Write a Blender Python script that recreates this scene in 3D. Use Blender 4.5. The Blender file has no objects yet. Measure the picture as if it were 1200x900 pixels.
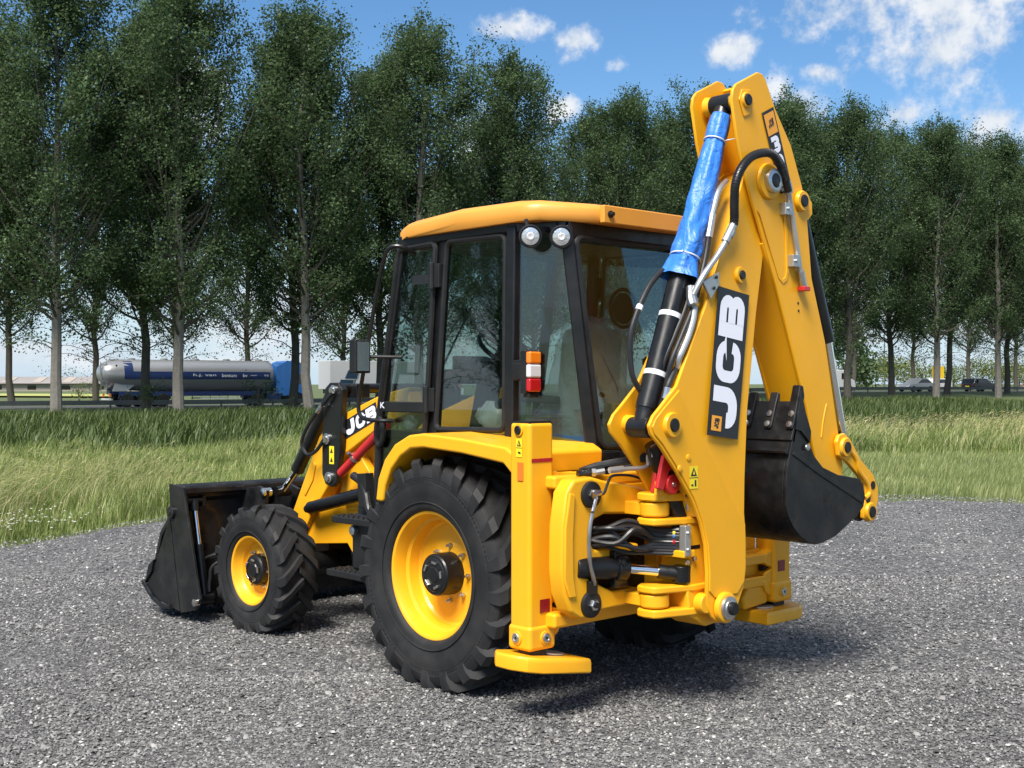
import bpy, bmesh, math, random
import numpy as np
from mathutils import Vector, Matrix
random.seed(7)
rng = np.random.default_rng(11)
PI = math.pi
sc = bpy.context.scene
col = sc.collection

# ------------------------------------------------------------------ camera, sky, sun, exposure
YAW = math.radians(42.54)                 # the machine's axis stands 42.5 degrees left of the view axis
CAM = Vector((-5.676, 5.621, 1.82))
FW = Vector((math.cos(YAW), -math.sin(YAW), 0))
RT = Vector((FW.y, -FW.x, 0))
cam_data = bpy.data.cameras.new('camera')
cam_data.sensor_width = 36.0
cam_data.lens = 43.2
cam_data.clip_start = 0.05
cam_data.clip_end = 8000
cam = bpy.data.objects.new('camera', cam_data)
col.objects.link(cam)
cam.location = CAM
cam.rotation_euler = (PI/2, 0, -YAW - PI/2)
sc.camera = cam

SUN_EL = math.radians(53)
SUN_DIR = Vector((-0.48, 1.0, 0)).normalized() * math.cos(SUN_EL) + Vector((0, 0, math.sin(SUN_EL)))
sun_data = bpy.data.lights.new('sun', 'SUN')
sun_data.energy = 3.45
sun_data.angle = math.radians(24)
sun_data.color = (1.0, 0.95, 0.865)
sun = bpy.data.objects.new('sun', sun_data)
col.objects.link(sun)
sun.rotation_euler = SUN_DIR.to_track_quat('Z', 'Y').to_euler()
sun.location = (0, 0, 60)

sc.view_settings.view_transform = 'Standard'
sc.view_settings.look = 'None'
sc.view_settings.gamma = 1
sc.view_settings.exposure = 1.12
sc.view_settings.use_curve_mapping = False

def place(r, d, z=0.0):
    """point in the road frame: r metres to the right, d metres ahead of where the photographer stands"""
    p = CAM + RT*r + FW*d
    return Vector((p.x, p.y, z))

world = bpy.data.worlds.new('World')
sc.world = world
world.use_nodes = True
nt = world.node_tree
for n in list(nt.nodes): nt.nodes.remove(n)
def N(t, **k):
    n = nt.nodes.new(t)
    for a, b in k.items(): setattr(n, a, b)
    return n
def L(a, b): nt.links.new(a, b)
out = N('ShaderNodeOutputWorld'); bg = N('ShaderNodeBackground'); L(bg.outputs[0], out.inputs[0])
bg.inputs[1].default_value = 0.079
sky = N('ShaderNodeTexSky', sky_type='NISHITA')
sky.sun_disc = False
sky.sun_elevation = SUN_EL
sky.sun_rotation = math.atan2(SUN_DIR.x, SUN_DIR.y)
sky.air_density = 1.0; sky.dust_density = 0.35; sky.ozone_density = 3.5
co = N('ShaderNodeTexCoord')
def math_node(op, a, b=None, clamp=False):
    m = N('ShaderNodeMath', operation=op); m.use_clamp = clamp
    for i, v in enumerate((a, b)):
        if v is None: continue
        if isinstance(v, (int, float)): m.inputs[i].default_value = v
        else: L(v, m.inputs[i])
    return m.outputs[0]
def maprange(v, a, b, c=0.0, d=1.0):
    m = N('ShaderNodeMapRange', interpolation_type='SMOOTHSTEP')
    L(v, m.inputs[0])
    for i, q in enumerate((a, b, c, d)): m.inputs[1+i].default_value = q
    return m.outputs[0]
def noise(vec, scale, detail, rough=0.55):
    n = N('ShaderNodeTexNoise'); n.inputs['Scale'].default_value = scale
    n.inputs['Detail'].default_value = detail; n.inputs['Roughness'].default_value = rough
    L(vec, n.inputs['Vector']); return n.outputs['Fac']
sep = N('ShaderNodeSeparateXYZ'); L(co.outputs['Generated'], sep.inputs[0])
fine = math_node('ADD', math_node('MULTIPLY', noise(co.outputs['Generated'], 15, 7, 0.62), 0.55), math_node('MULTIPLY', noise(co.outputs['Generated'], 52, 6, 0.62), 0.45))
# separate cumulus puffs: (azimuth to the right of the view axis, elevation, width, height) in degrees
puffs = [(19.2, 16.9, 5.4, 3.1), (16.9, 17.6, 3.4, 2.3), (21.6, 17.8, 4.4, 2.3), (0.0, 16.2, 1.5, 0.45), (3.1, 15.6, 0.9, 0.7), (10.2, 15.0, 1.2, 0.65),
         (21.6, 11.0, 1.7, 1.1), (17.8, 11.8, 1.5, 0.8), (12.7, 12.6, 1.3, 0.9), (5.1, 14.6, 0.5, 0.35), (2.2, 12.6, 0.9, 0.6),
         (14.0, 13.8, 0.8, 0.45), (-2.0, 10.8, 1.2, 2.0), (-14.5, 12.3, 1.5, 1.6), (-27, 13, 4, 2), (33, 12, 5, 2.4),
         (47, 17, 5, 2.4), (-42, 15, 6, 2.5), (70, 15, 7, 3), (-75, 14, 8, 3), (100, 16, 8, 3), (-110, 15, 9, 3.5), (140, 14, 9, 4), (-150, 16, 10, 4), (180, 15, 10, 4)]
near_d = None
for az, el, w, h in puffs:
    a, e = math.radians(az), math.radians(el)
    c = (FW*math.cos(a) + RT*math.sin(a))*math.cos(e) + Vector((0, 0, math.sin(e)))
    S = Vector((1/math.radians(w), 1/math.radians(w), 1/math.radians(h)))
    ma = N('ShaderNodeVectorMath', operation='MULTIPLY_ADD'); L(co.outputs['Generated'], ma.inputs[0])
    ma.inputs[1].default_value = S; ma.inputs[2].default_value = (-c.x*S.x, -c.y*S.y, -c.z*S.z)
    le = N('ShaderNodeVectorMath', operation='LENGTH'); L(ma.outputs[0], le.inputs[0])
    near_d = le.outputs['Value'] if near_d is None else math_node('MINIMUM', near_d, le.outputs['Value'])
mask = math_node('MAXIMUM', math_node('SUBTRACT', 1.0, near_d), -3.0)
rag = math_node('MULTIPLY', math_node('SUBTRACT', fine, 0.5), 6.5)
body = math_node('ADD', mask, rag)
cum = maprange(body, -0.35, 1.05)
# broken cumulus carries on higher up, cover added out of view for fill light
dome = math_node('MULTIPLY', maprange(math_node('ADD', math_node('MULTIPLY', noise(co.outputs['Generated'], 3.6, 5, 0.6), 0.7), math_node('MULTIPLY', fine, 0.3)), 0.42, 0.58), 0.92)
cum = math_node('MAXIMUM', cum, math_node('MULTIPLY', dome, maprange(sep.outputs['Z'], 0.33, 0.46)))
# low, flat banks of cloud near the horizon all the way round
mp = N('ShaderNodeMapping'); mp.inputs['Scale'].default_value = (1, 1, 5.5); L(co.outputs['Generated'], mp.inputs['Vector'])
low = noise(mp.outputs[0], 5.5, 6, 0.58)
band = math_node('MULTIPLY', maprange(sep.outputs['Z'], 0.0, 0.02), maprange(sep.outputs['Z'], 0.04, 0.16, 1, 0))
bank = math_node('MULTIPLY', maprange(low, 0.42, 0.62), band)
bank = math_node('MULTIPLY', bank, 0.8)
shade = maprange(noise(co.outputs['Generated'], 26, 5, 0.6), 0.3, 0.7)
ccol = N('ShaderNodeMixRGB'); L(shade, ccol.inputs[0])
ccol.inputs[1].default_value = (3.7, 4.15, 4.75, 1); ccol.inputs[2].default_value = (5.5, 5.6, 5.75, 1)
hs = N('ShaderNodeHueSaturation'); hs.inputs['Saturation'].default_value = 1.2; hs.inputs['Value'].default_value = 0.88; L(sky.outputs[0], hs.inputs['Color'])
m1 = N('ShaderNodeMixRGB'); L(ccol.outputs[0], m1.inputs[2])
L(math_node('MAXIMUM', math_node('MULTIPLY', cum, 0.95), bank), m1.inputs[0])
# pale air low over the horizon, all the way round
hz = math_node('MULTIPLY', maprange(sep.outputs['Z'], -0.02, 0.17, 1, 0), 0.92)
m0 = N('ShaderNodeMixRGB'); L(hz, m0.inputs[0]); L(hs.outputs[0], m0.inputs[1]); m0.inputs[2].default_value = (3.35, 4.35, 5.35, 1)
L(m0.outputs[0], m1.inputs[1])
L(m1.outputs[0], bg.inputs[0])

# ------------------------------------------------------------------ materials
MATS = {}
def mat(name, base, rough=0.5, metal=0.0, coat=0.0, var=0.0, vscale=8.0, bump=0.0, bscale=60.0, spec=0.5, dust=0.0, rvar=0.0, alpha=1.0):
    m = bpy.data.materials.new(name); m.use_nodes = True
    t = m.node_tree; b = t.nodes['Principled BSDF']
    b.inputs['Base Color'].default_value = (*base, 1); b.inputs['Roughness'].default_value = rough
    b.inputs['Metallic'].default_value = metal; b.inputs['Coat Weight'].default_value = coat
    b.inputs['Coat Roughness'].default_value = 0.08; b.inputs['Specular IOR Level'].default_value = spec
    b.inputs['Alpha'].default_value = alpha
    tc = t.nodes.new('ShaderNodeTexCoord')
    def nz(scale, detail=5):
        n = t.nodes.new('ShaderNodeTexNoise'); n.inputs['Scale'].default_value = scale; n.inputs['Detail'].default_value = detail
        t.links.new(tc.outputs['Object'], n.inputs['Vector']); return n.outputs['Fac']
    src = None
    if var:
        mx = t.nodes.new('ShaderNodeMixRGB'); t.links.new(nz(vscale), mx.inputs[0])
        mx.inputs[1].default_value = (*[c*(1-var) for c in base], 1); mx.inputs[2].default_value = (*[min(1, c*(1+var)) for c in base], 1)
        src = mx.outputs[0]
    if dust:
        mr = t.nodes.new('ShaderNodeMapRange'); t.links.new(nz(5.0, 8), mr.inputs[0])
        mr.inputs[1].default_value = 0.42; mr.inputs[2].default_value = 0.72; mr.inputs[3].default_value = 0; mr.inputs[4].default_value = dust
        mx = t.nodes.new('ShaderNodeMixRGB'); t.links.new(mr.outputs[0], mx.inputs[0])
        if src: t.links.new(src, mx.inputs[1])
        else: mx.inputs[1].default_value = (*base, 1)
        mx.inputs[2].default_value = (0.17, 0.155, 0.135, 1); src = mx.outputs[0]
    if src: t.links.new(src, b.inputs['Base Color'])
    if rvar:
        mr = t.nodes.new('ShaderNodeMapRange'); t.links.new(nz(14.0, 6), mr.inputs[0])
        mr.inputs[1].default_value = 0.3; mr.inputs[2].default_value = 0.7
        mr.inputs[3].default_value = max(0, rough-rvar); mr.inputs[4].default_value = min(1, rough+rvar)
        t.links.new(mr.outputs[0], b.inputs['Roughness'])
    if bump:
        bp = t.nodes.new('ShaderNodeBump'); bp.inputs['Strength'].default_value = bump; bp.inputs['Distance'].default_value = 0.01
        t.links.new(nz(bscale, 4), bp.inputs['Height']); t.links.new(bp.outputs[0], b.inputs['Normal'])
    MATS[name] = m
    return m
mat('yellow_paint', (0.82, 0.385, 0.009), 0.42, coat=0.12, spec=0.35, var=0.06, vscale=3, rvar=0.13, bump=0.035, bscale=7, dust=0.035)
mat('roof_yellow', (0.70, 0.30, 0.04), 0.45, coat=0.1, var=0.05, vscale=4, rvar=0.1, bump=0.04, bscale=140)
mat('black_paint', (0.0055, 0.0058, 0.0066), 0.36, coat=0.1, rvar=0.12, var=0.2, dust=0.03, spec=0.4)
mat('black_plastic', (0.008, 0.0083, 0.009), 0.5, rvar=0.12, bump=0.05, bscale=220, dust=0.03, spec=0.4)
mat('bucket_black', (0.0058, 0.006, 0.007), 0.4, rvar=0.2, var=0.3, dust=0.09, spec=0.4, bump=0.04, bscale=40)
mat('rubber', (0.0115, 0.0118, 0.013), 0.68, var=0.25, vscale=10, dust=0.10, bump=0.12, bscale=90, spec=0.35)
mat('hose_rubber', (0.013, 0.013, 0.014), 0.4, rvar=0.1)
mat('chrome', (0.78, 0.79, 0.8), 0.09, metal=1.0)
mat('steel', (0.55, 0.55, 0.54), 0.33, metal=1.0, rvar=0.12, var=0.15)
mat('zinc_pipe', (0.50, 0.50, 0.48), 0.42, metal=0.85, var=0.15)
mat('red_paint', (0.50, 0.016, 0.018), 0.38, coat=0.2, rvar=0.08)
mat('white_print', (0.78, 0.78, 0.84), 0.45)
mat('black_print', (0.014, 0.015, 0.017), 0.4)
mat('orange_print', (0.80, 0.34, 0.03), 0.4)
mat('label_yellow', (0.85, 0.66, 0.02), 0.4)
mat('amber_lens', (0.80, 0.20, 0.01), 0.15, coat=0.6)
mat('red_lens', (0.42, 0.006, 0.012), 0.15, coat=0.6)
mat('clear_lens', (0.62, 0.62, 0.62), 0.12, coat=0.6)
mat('lamp_reflector', (0.8, 0.8, 0.8), 0.22, metal=0.8, bump=0.4, bscale=60)
mat('orange_reflector', (0.75, 0.17, 0.015), 0.3, bump=0.2, bscale=300)
mat('red_reflector', (0.20, 0.008, 0.014), 0.3, bump=0.2, bscale=300)
mat('red_tape', (0.36, 0.012, 0.016), 0.4, var=0.5, vscale=120)
mat('seat_fabric', (0.028, 0.029, 0.032), 0.85, bump=0.2, bscale=200)
mat('white_cable_tie', (0.75, 0.75, 0.75), 0.5)
mat('paper_tag', (0.70, 0.66, 0.58), 0.7)
mat('box_card', (0.38, 0.27, 0.15), 0.8)
mat('blue_sheet', (0.05, 0.16, 0.42), 0.35)

def wrap_material(name, base, alpha, rough):
    m = bpy.data.materials.new(name); m.use_nodes = True; t = m.node_tree; b = t.nodes['Principled BSDF']
    b.inputs['Base Color'].default_value = (*base, 1); b.inputs['Roughness'].default_value = rough; b.inputs['Alpha'].default_value = alpha
    b.inputs['Specular IOR Level'].default_value = 0.6
    tc = t.nodes.new('ShaderNodeTexCoord'); n = t.nodes.new('ShaderNodeTexNoise'); n.inputs['Scale'].default_value = 9; n.inputs['Detail'].default_value = 6
    n.inputs['Distortion'].default_value = 1.6
    t.links.new(tc.outputs['Object'], n.inputs['Vector'])
    bp = t.nodes.new('ShaderNodeBump'); bp.inputs['Strength'].default_value = 0.55; bp.inputs['Distance'].default_value = 0.03
    t.links.new(n.outputs['Fac'], bp.inputs['Height']); t.links.new(bp.outputs[0], b.inputs['Normal'])
    MATS[name] = m
wrap_material('blue_film', (0.03, 0.18, 0.62), 1.0, 0.42)
wrap_material('clear_film', (0.80, 0.81, 0.81), 0.33, 0.16)

def glass(name, tint, refl=1.0):
    m = bpy.data.materials.new(name); m.use_nodes = True; t = m.node_tree
    for n in list(t.nodes): t.nodes.remove(n)
    o = t.nodes.new('ShaderNodeOutputMaterial'); mx = t.nodes.new('ShaderNodeMixShader')
    tr = t.nodes.new('ShaderNodeBsdfTransparent'); tr.inputs[0].default_value = (*tint, 1)
    gl = t.nodes.new('ShaderNodeBsdfGlossy'); gl.inputs['Roughness'].default_value = 0.01; gl.inputs[0].default_value = (refl, refl, refl, 1)
    fr = t.nodes.new('ShaderNodeFresnel'); gm = t.nodes.new('ShaderNodeNewGeometry'); io = t.nodes.new('ShaderNodeMapRange')
    io.inputs[3].default_value = 1.52; io.inputs[4].default_value = 1/1.52; t.links.new(gm.outputs['Backfacing'], io.inputs[0]); t.links.new(io.outputs[0], fr.inputs[0])   # same reflectance from both sides of the thin pane
    mul = t.nodes.new('ShaderNodeMath'); mul.operation = 'MULTIPLY'; mul.inputs[1].default_value = 1.35; mul.use_clamp = True
    t.links.new(fr.outputs[0], mul.inputs[0]); t.links.new(mul.outputs[0], mx.inputs[0])
    t.links.new(tr.outputs[0], mx.inputs[1]); t.links.new(gl.outputs[0], mx.inputs[2]); t.links.new(mx.outputs[0], o.inputs[0])
    MATS[name] = m
glass('cab_glass', (0.70, 0.77, 0.75))
glass('car_glass', (0.10, 0.12, 0.12))

# ------------------------------------------------------------------ mesh helpers
def catmull(pts, k=6):
    P = [Vector(p) for p in pts]
    if len(P) < 3: return P
    o = []
    for i in range(len(P)-1):
        a = P[max(i-1, 0)]; b = P[i]; c = P[i+1]; d = P[min(i+2, len(P)-1)]
        for j in range(k):
            t = j/k
            o.append(0.5*((2*b) + (c-a)*t + (2*a-5*b+4*c-d)*t*t + (3*b-a-3*c+d)*t**3))
    o.append(P[-1]); return o

class MB:
    def __init__(s): s.v = []; s.f = []
    def add(s, v, f):
        o = len(s.v); s.v += [tuple(p) for p in v]; s.f += [tuple(i+o for i in q) for q in f]; return s
    def prism(s, ax, pts, a, b):
        n = len(pts)
        def P(u, w, c): return (c, u, w) if ax == 'X' else (u, c, w) if ax == 'Y' else (u, w, c)
        v = [P(u, w, a) for u, w in pts] + [P(u, w, b) for u, w in pts]
        return s.add(v, [tuple(range(n))[::-1], tuple(range(n, 2*n))] + [(i, (i+1) % n, n+(i+1) % n, n+i) for i in range(n)])
    def box(s, x0, x1, y0, y1, z0, z1):
        return s.prism('Z', [(x0, y0), (x1, y0), (x1, y1), (x0, y1)], z0, z1)
    def bar(s, p, q, w, t, up=(0, 0, 1)):
        p = Vector(p); q = Vector(q); d = (q-p).normalized(); u = Vector(up)
        x = d.cross(u).normalized(); y = x.cross(d).normalized()
        v = [c + x*(w/2*i) + y*(t/2*j) for c in (p, q) for i, j in ((-1, -1), (1, -1), (1, 1), (-1, 1))]
        return s.add(v, [(3, 2, 1, 0), (4, 5, 6, 7)] + [(i, (i+1) % 4, 4+(i+1) % 4, 4+i) for i in range(4)])
    def rings(s, rings, cap=True, closed=False):
        n = len(rings[0]); v = [p for r in rings for p in r]; f = []
        m = len(rings)
        for k in range(m if closed else m-1):
            a, b = k*n, ((k+1) % m)*n
            f += [(a+i, a+(i+1) % n, b+(i+1) % n, b+i) for i in range(n)]
        if cap and not closed: f += [tuple(range(n))[::-1], tuple(range((m-1)*n, m*n))]
        return s.add(v, f)
    def cyl(s, p, q, r0, r1=None, n=20, cap=True):
        return s.tube([p, q], [r0, r0 if r1 is None else r1], n, cap)
    def tube(s, path, r, n=10, cap=True, closed=False):
        P = [Vector(p) for p in path]; m = len(P)
        R = r if isinstance(r, (list, tuple)) else [r]*m
        T = []
        for i in range(m):
            a = P[(i-1) % m] if closed else P[max(i-1, 0)]; b = P[(i+1) % m] if closed else P[min(i+1, m-1)]
            T.append((b-a).normalized())
        u = Vector((0, 0, 1)) if abs(T[0].z) < 0.9 else Vector((1, 0, 0))
        x = T[0].cross(u).normalized(); rs = []
        for i in range(m):
            x = (x - T[i]*x.dot(T[i])).normalized(); y = T[i].cross(x)
            rs.append([P[i] + (x*math.cos(2*PI*k/n) + y*math.sin(2*PI*k/n))*R[i] for k in range(n)])
        return s.rings(rs, cap, closed)
    def lathe(s, prof, c, axis, n=48, closed=False, cap=True):
        c = Vector(c); a = Vector(axis).normalized()
        u = Vector((0, 0, 1)) if abs(a.z) < 0.9 else Vector((1, 0, 0)); x = a.cross(u).normalized(); y = a.cross(x)
        rs = []
        for h, r in prof: rs.append([c + a*h + (x*math.cos(2*PI*k/n) + y*math.sin(2*PI*k/n))*r for k in range(n)])
        return s.rings(rs, cap and not closed, closed)
    def obj(s, name, m, parent=None, bevel=0.0, seg=2, angle=35, kind=None, flat=False):
        me = bpy.data.meshes.new(name); me.from_pydata(s.v, [], s.f)
        bm = bmesh.new(); bm.from_mesh(me); bmesh.ops.recalc_face_normals(bm, faces=bm.faces)
        lim = math.radians(angle)
        for e in bm.edges:
            e.smooth = len(e.link_faces) == 2 and e.calc_face_angle(3.2) < lim
        for f in bm.faces: f.smooth = not flat
        bm.to_mesh(me); bm.free()
        me.materials.append(MATS[m] if isinstance(m, str) else m)
        o = bpy.data.objects.new(name, me); col.objects.link(o)
        if parent: o.parent = parent
        if bevel:
            b = o.modifiers.new('bevel', 'BEVEL'); b.width = bevel; b.segments = seg; b.limit_method = 'ANGLE'; b.angle_limit = math.radians(32)
            b.harden_normals = True
        if kind: o['kind'] = kind
        return o
def tag(o, label, cat, group=None):
    o['label'] = label; o['category'] = cat
    if group: o['group'] = group
    return o
def empty(name, loc=(0, 0, 0), rz=0.0):
    o = bpy.data.objects.new(name, None); col.objects.link(o); o.location = loc; o.rotation_euler = (0, 0, rz); o.empty_display_size = 0.3
    return o
def structure(o): o['kind'] = 'structure'; return o
def arc(cx, cy, r, a0, a1, n=8):
    return [(cx + r*math.cos(math.radians(a0+(a1-a0)*i/n)), cy + r*math.sin(math.radians(a0+(a1-a0)*i/n))) for i in range(n+1)]
def raw_mesh(name, verts, faces_flat, nper, m, parent=None, smooth=False):
    """fast mesh from numpy arrays; every face has nper corners"""
    me = bpy.data.meshes.new(name); nv = len(verts); nf = len(faces_flat)//nper
    me.vertices.add(nv); me.vertices.foreach_set('co', np.asarray(verts, np.float32).ravel())
    me.loops.add(nf*nper); me.loops.foreach_set('vertex_index', np.asarray(faces_flat, np.int32))
    me.polygons.add(nf); me.polygons.foreach_set('loop_start', np.arange(0, nf*nper, nper, dtype=np.int32))
    if smooth: me.polygons.foreach_set('use_smooth', np.ones(nf, bool))
    me.update(calc_edges=True); me.validate()
    me.materials.append(MATS[m] if isinstance(m, str) else m)
    o = bpy.data.objects.new(name, me); col.objects.link(o)
    if parent: o.parent = parent
    return o

# block lettering as ribbons in a unit-high box
def ribbon(pts, w):
    P = [Vector((p[0], p[1])) for p in pts]; L_, R_ = [], []
    for i in range(len(P)):
        a = (P[i]-P[i-1]).normalized() if i else (P[1]-P[0]).normalized()
        b = (P[i+1]-P[i]).normalized() if i < len(P)-1 else a
        t = (a+b).normalized(); nrm = Vector((-t.y, t.x)); k = w/2/max(0.4, nrm.dot(Vector((-a.y, a.x))))
        L_.append(P[i]+nrm*k); R_.append(P[i]-nrm*k)
    return [(R_[i], R_[i+1], L_[i+1], L_[i]) for i in range(len(P)-1)]
GLYPH = {
 'J': [([(0.80, 1.0)] + arc(0.52, 0.46, 0.28, 0, -90, 7) + arc(0.40, 0.36, 0.18, -90, -180, 5) + [(0.22, 0.42)], 0.36)],
 'C': [([(0.84, 0.62)] + arc(0.60, 0.62, 0.24, 0, 90, 6) + arc(0.40, 0.62, 0.24, 90, 180, 6) + arc(0.40, 0.38, 0.24, 180, 270, 6) + arc(0.60, 0.38, 0.24, 270, 360, 6) + [(0.84, 0.38)], 0.27)],
 'B': [([(0.17, 0.0), (0.17, 1.0)], 0.34), ([(0.34, 0.86)] + arc(0.66, 0.685, 0.175, 90, -90, 8) + [(0.34, 0.51)], 0.28), ([(0.34, 0.49)] + arc(0.68, 0.315, 0.175, 90, -90, 8) + [(0.34, 0.14)], 0.28)],
 '3': [([(0.12, 0.86)] + arc(0.60, 0.685, 0.175, 90, -90, 8) + [(0.35, 0.51)], 0.28), ([(0.35, 0.49)] + arc(0.62, 0.315, 0.175, 90, -90, 8) + [(0.10, 0.14)], 0.28)],
 'D': [([(0.17, 0.0), (0.17, 1.0)], 0.32), ([(0.33, 0.86)] + arc(0.55, 0.60, 0.26, 90, 0, 6) + arc(0.55, 0.40, 0.26, 0, -90, 6) + [(0.33, 0.14)], 0.28)],
 'X': [([(0.15, 0.0), (0.85, 1.0)], 0.30), ([(0.15, 1.0), (0.85, 0.0)], 0.30)]}
def letters(text, mapper, gap=0.10):
    """text laid along u (total length 1) and up v (0..1), put in space by mapper(u, v, lift)"""
    mb = MB(); total = len(text)*1.0 + gap*(len(text)-1); x = 0.0; lift = 0
    for ch in text:
        for pts, w in GLYPH[ch]:
            for q in ribbon(pts, w):
                mb.add([mapper((x+p.x)/total, p.y, lift) for p in q], [(0, 1, 2, 3)])
            lift += 0.0003
        x += 1.0 + gap
    return mb
def bilinear(A, B, C, D, nrm):
    """A,B,C,D: corners at (u,v) = (0,0),(1,0),(1,1),(0,1)"""
    A, B, C, D, nrm = map(Vector, (A, B, C, D, nrm))
    return lambda u, v, l=0.0: (A*(1-u)*(1-v) + B*u*(1-v) + C*u*v + D*(1-u)*v) + nrm*l
def panel(name, mp, lift, m, parent, pad=0.0, rnd=0.0):
    mb = MB(); a, b = -pad, 1+pad
    mb.add([mp(a, a, lift), mp(b, a, lift), mp(b, b, lift), mp(a, b, lift)], [(0, 1, 2, 3)])
    return mb.obj(name, m, parent)
def text_mesh(name, body, m, parent, mp, width, height):
    """lettering in the built-in font, fitted to the mapper's unit square"""
    cu = bpy.data.curves.new(name, 'FONT'); cu.body = body; cu.offset = 0.012; cu.resolution_u = 3
    t = bpy.data.objects.new(name+'_tmp', cu); col.objects.link(t)
    dg = bpy.context.evaluated_depsgraph_get(); me = bpy.data.meshes.new_from_object(t.evaluated_get(dg))
    bpy.data.objects.remove(t); bpy.data.curves.remove(cu)
    xs = [v.co.x for v in me.vertices]; ys = [v.co.y for v in me.vertices]
    x0, x1, y0, y1 = min(xs), max(xs), min(ys), max(ys)
    for v in me.vertices: v.co = mp((v.co.x-x0)/(x1-x0), (v.co.y-y0)/(y1-y0), 0)
    me.materials.append(MATS[m]); me.name = name
    o = bpy.data.objects.new(name, me); col.objects.link(o)
    if parent: o.parent = parent
    return o
# ------------------------------------------------------------------ ground, yard, road
def sstep(x, a, b):
    t = np.clip((x-a)/(b-a), 0, 1); return t*t*(3-2*t)
def gh(r, d):
    """height of the land: flat meadow, low bank carrying the road and the trees"""
    e = d - 0.61*r
    return -0.03 + sstep(e, 74, 98)*(0.12 + 0.85*sstep(r, -22, 34))
YB = np.array([(-40, -30), (-20, -8), (-12, 4), (-8, 10), (-6.5, 12.5), (-5.72, 13.72), (-5.37, 14.32), (-5.1, 15.3), (-4.7, 16.5), (-3.5, 18.2), (-1, 19.6), (2, 20.0), (5.9, 19.7), (6.8, 19.55), (7.86, 18.85), (12, 17.5), (20, 15), (40, 8)], float)
def yard_edge(r): return np.interp(r, YB[:, 0], YB[:, 1])

def nodes_mat(name):
    m = bpy.data.materials.new(name); m.use_nodes = True; MATS[name] = m
    t = m.node_tree; return m, t, t.nodes['Principled BSDF']
def ramp(t, fac, stops):
    n = t.nodes.new('ShaderNodeValToRGB'); e = n.color_ramp.elements
    while len(e) < len(stops): e.new(0.5)
    for i, (p, c) in enumerate(stops): e[i].position = p; e[i].color = (*c, 1)
    t.links.new(fac, n.inputs[0]); return n.outputs[0]
def tnoise(t, vec, scale, detail=5, rough=0.55):
    n = t.nodes.new('ShaderNodeTexNoise'); n.inputs['Scale'].default_value = scale; n.inputs['Detail'].default_value = detail; n.inputs['Roughness'].default_value = rough
    t.links.new(vec, n.inputs['Vector']); return n.outputs['Fac']
# gravel sheet under the loose stones
m_, t_, b_ = nodes_mat('gravel')
tc = t_.nodes.new('ShaderNodeTexCoord')
vo = t_.nodes.new('ShaderNodeTexVoronoi'); vo.inputs['Scale'].default_value = 62; t_.links.new(tc.outputs['Object'], vo.inputs['Vector'])
vo2 = t_.nodes.new('ShaderNodeTexVoronoi'); vo2.inputs['Scale'].default_value = 27; t_.links.new(tc.outputs['Object'], vo2.inputs['Vector'])
sx = t_.nodes.new('ShaderNodeSeparateColor'); t_.links.new(vo.outputs['Color'], sx.inputs[0])
sx2 = t_.nodes.new('ShaderNodeSeparateColor'); t_.links.new(vo2.outputs['Color'], sx2.inputs[0])
c1 = ramp(t_, sx.outputs[0], [(0.0, (0.052, 0.052, 0.053)), (0.5, (0.114, 0.1137, 0.114)), (0.8, (0.180, 0.178, 0.176)), (1.0, (0.28, 0.274, 0.268))])
c2 = ramp(t_, sx2.outputs[1], [(0.0, (0.55, 0.55, 0.57)), (0.7, (1, 1, 1)), (1.0, (1.5, 1.47, 1.42))])
mu = t_.nodes.new('ShaderNodeMixRGB'); mu.blend_type = 'MULTIPLY'; mu.inputs[0].default_value = 1; t_.links.new(c1, mu.inputs[1]); t_.links.new(c2, mu.inputs[2])
c3 = ramp(t_, tnoise(t_, tc.outputs['Object'], 0.55, 4), [(0.3, (0.80, 0.80, 0.81)), (0.7, (1.22, 1.21, 1.19))])
mu2 = t_.nodes.new('ShaderNodeMixRGB'); mu2.blend_type = 'MULTIPLY'; mu2.inputs[0].default_value = 1; t_.links.new(mu.outputs[0], mu2.inputs[1]); t_.links.new(c3, mu2.inputs[2])
t_.links.new(mu2.outputs[0], b_.inputs['Base Color']); b_.inputs['Roughness'].default_value = 0.85
ad = t_.nodes.new('ShaderNodeMath'); ad.operation = 'ADD'; t_.links.new(vo.outputs['Distance'], ad.inputs[0]); t_.links.new(tnoise(t_, tc.outputs['Object'], 150, 3), ad.inputs[1])
bp = t_.nodes.new('ShaderNodeBump'); bp.inputs['Strength'].default_value = 0.9; bp.inputs['Distance'].default_value = 0.012; bp.invert = True
t_.links.new(ad.outputs[0], bp.inputs['Height']); t_.links.new(bp.outputs[0], b_.inputs['Normal'])
# loose stones: one tone per stone
m_, t_, b_ = nodes_mat('stone')
ge = t_.nodes.new('ShaderNodeNewGeometry')
tc = t_.nodes.new('ShaderNodeTexCoord')
c1 = ramp(t_, ge.outputs['Random Per Island'], [(0.0, (0.048, 0.048, 0.049)), (0.40, (0.110, 0.1097, 0.11)), (0.75, (0.180, 0.178, 0.175)), (0.95, (0.265, 0.26, 0.253)), (1.0, (0.46, 0.45, 0.435))])
c3 = ramp(t_, tnoise(t_, tc.outputs['Object'], 0.55, 4), [(0.3, (0.84, 0.84, 0.86)), (0.7, (1.18, 1.17, 1.15))])
mu = t_.nodes.new('ShaderNodeMixRGB'); mu.blend_type = 'MULTIPLY'; mu.inputs[0].default_value = 1; t_.links.new(c1, mu.inputs[1]); t_.links.new(c3, mu.inputs[2])
t_.links.new(mu.outputs[0], b_.inputs['Base Color']); b_.inputs['Roughness'].default_value = 0.8
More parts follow.
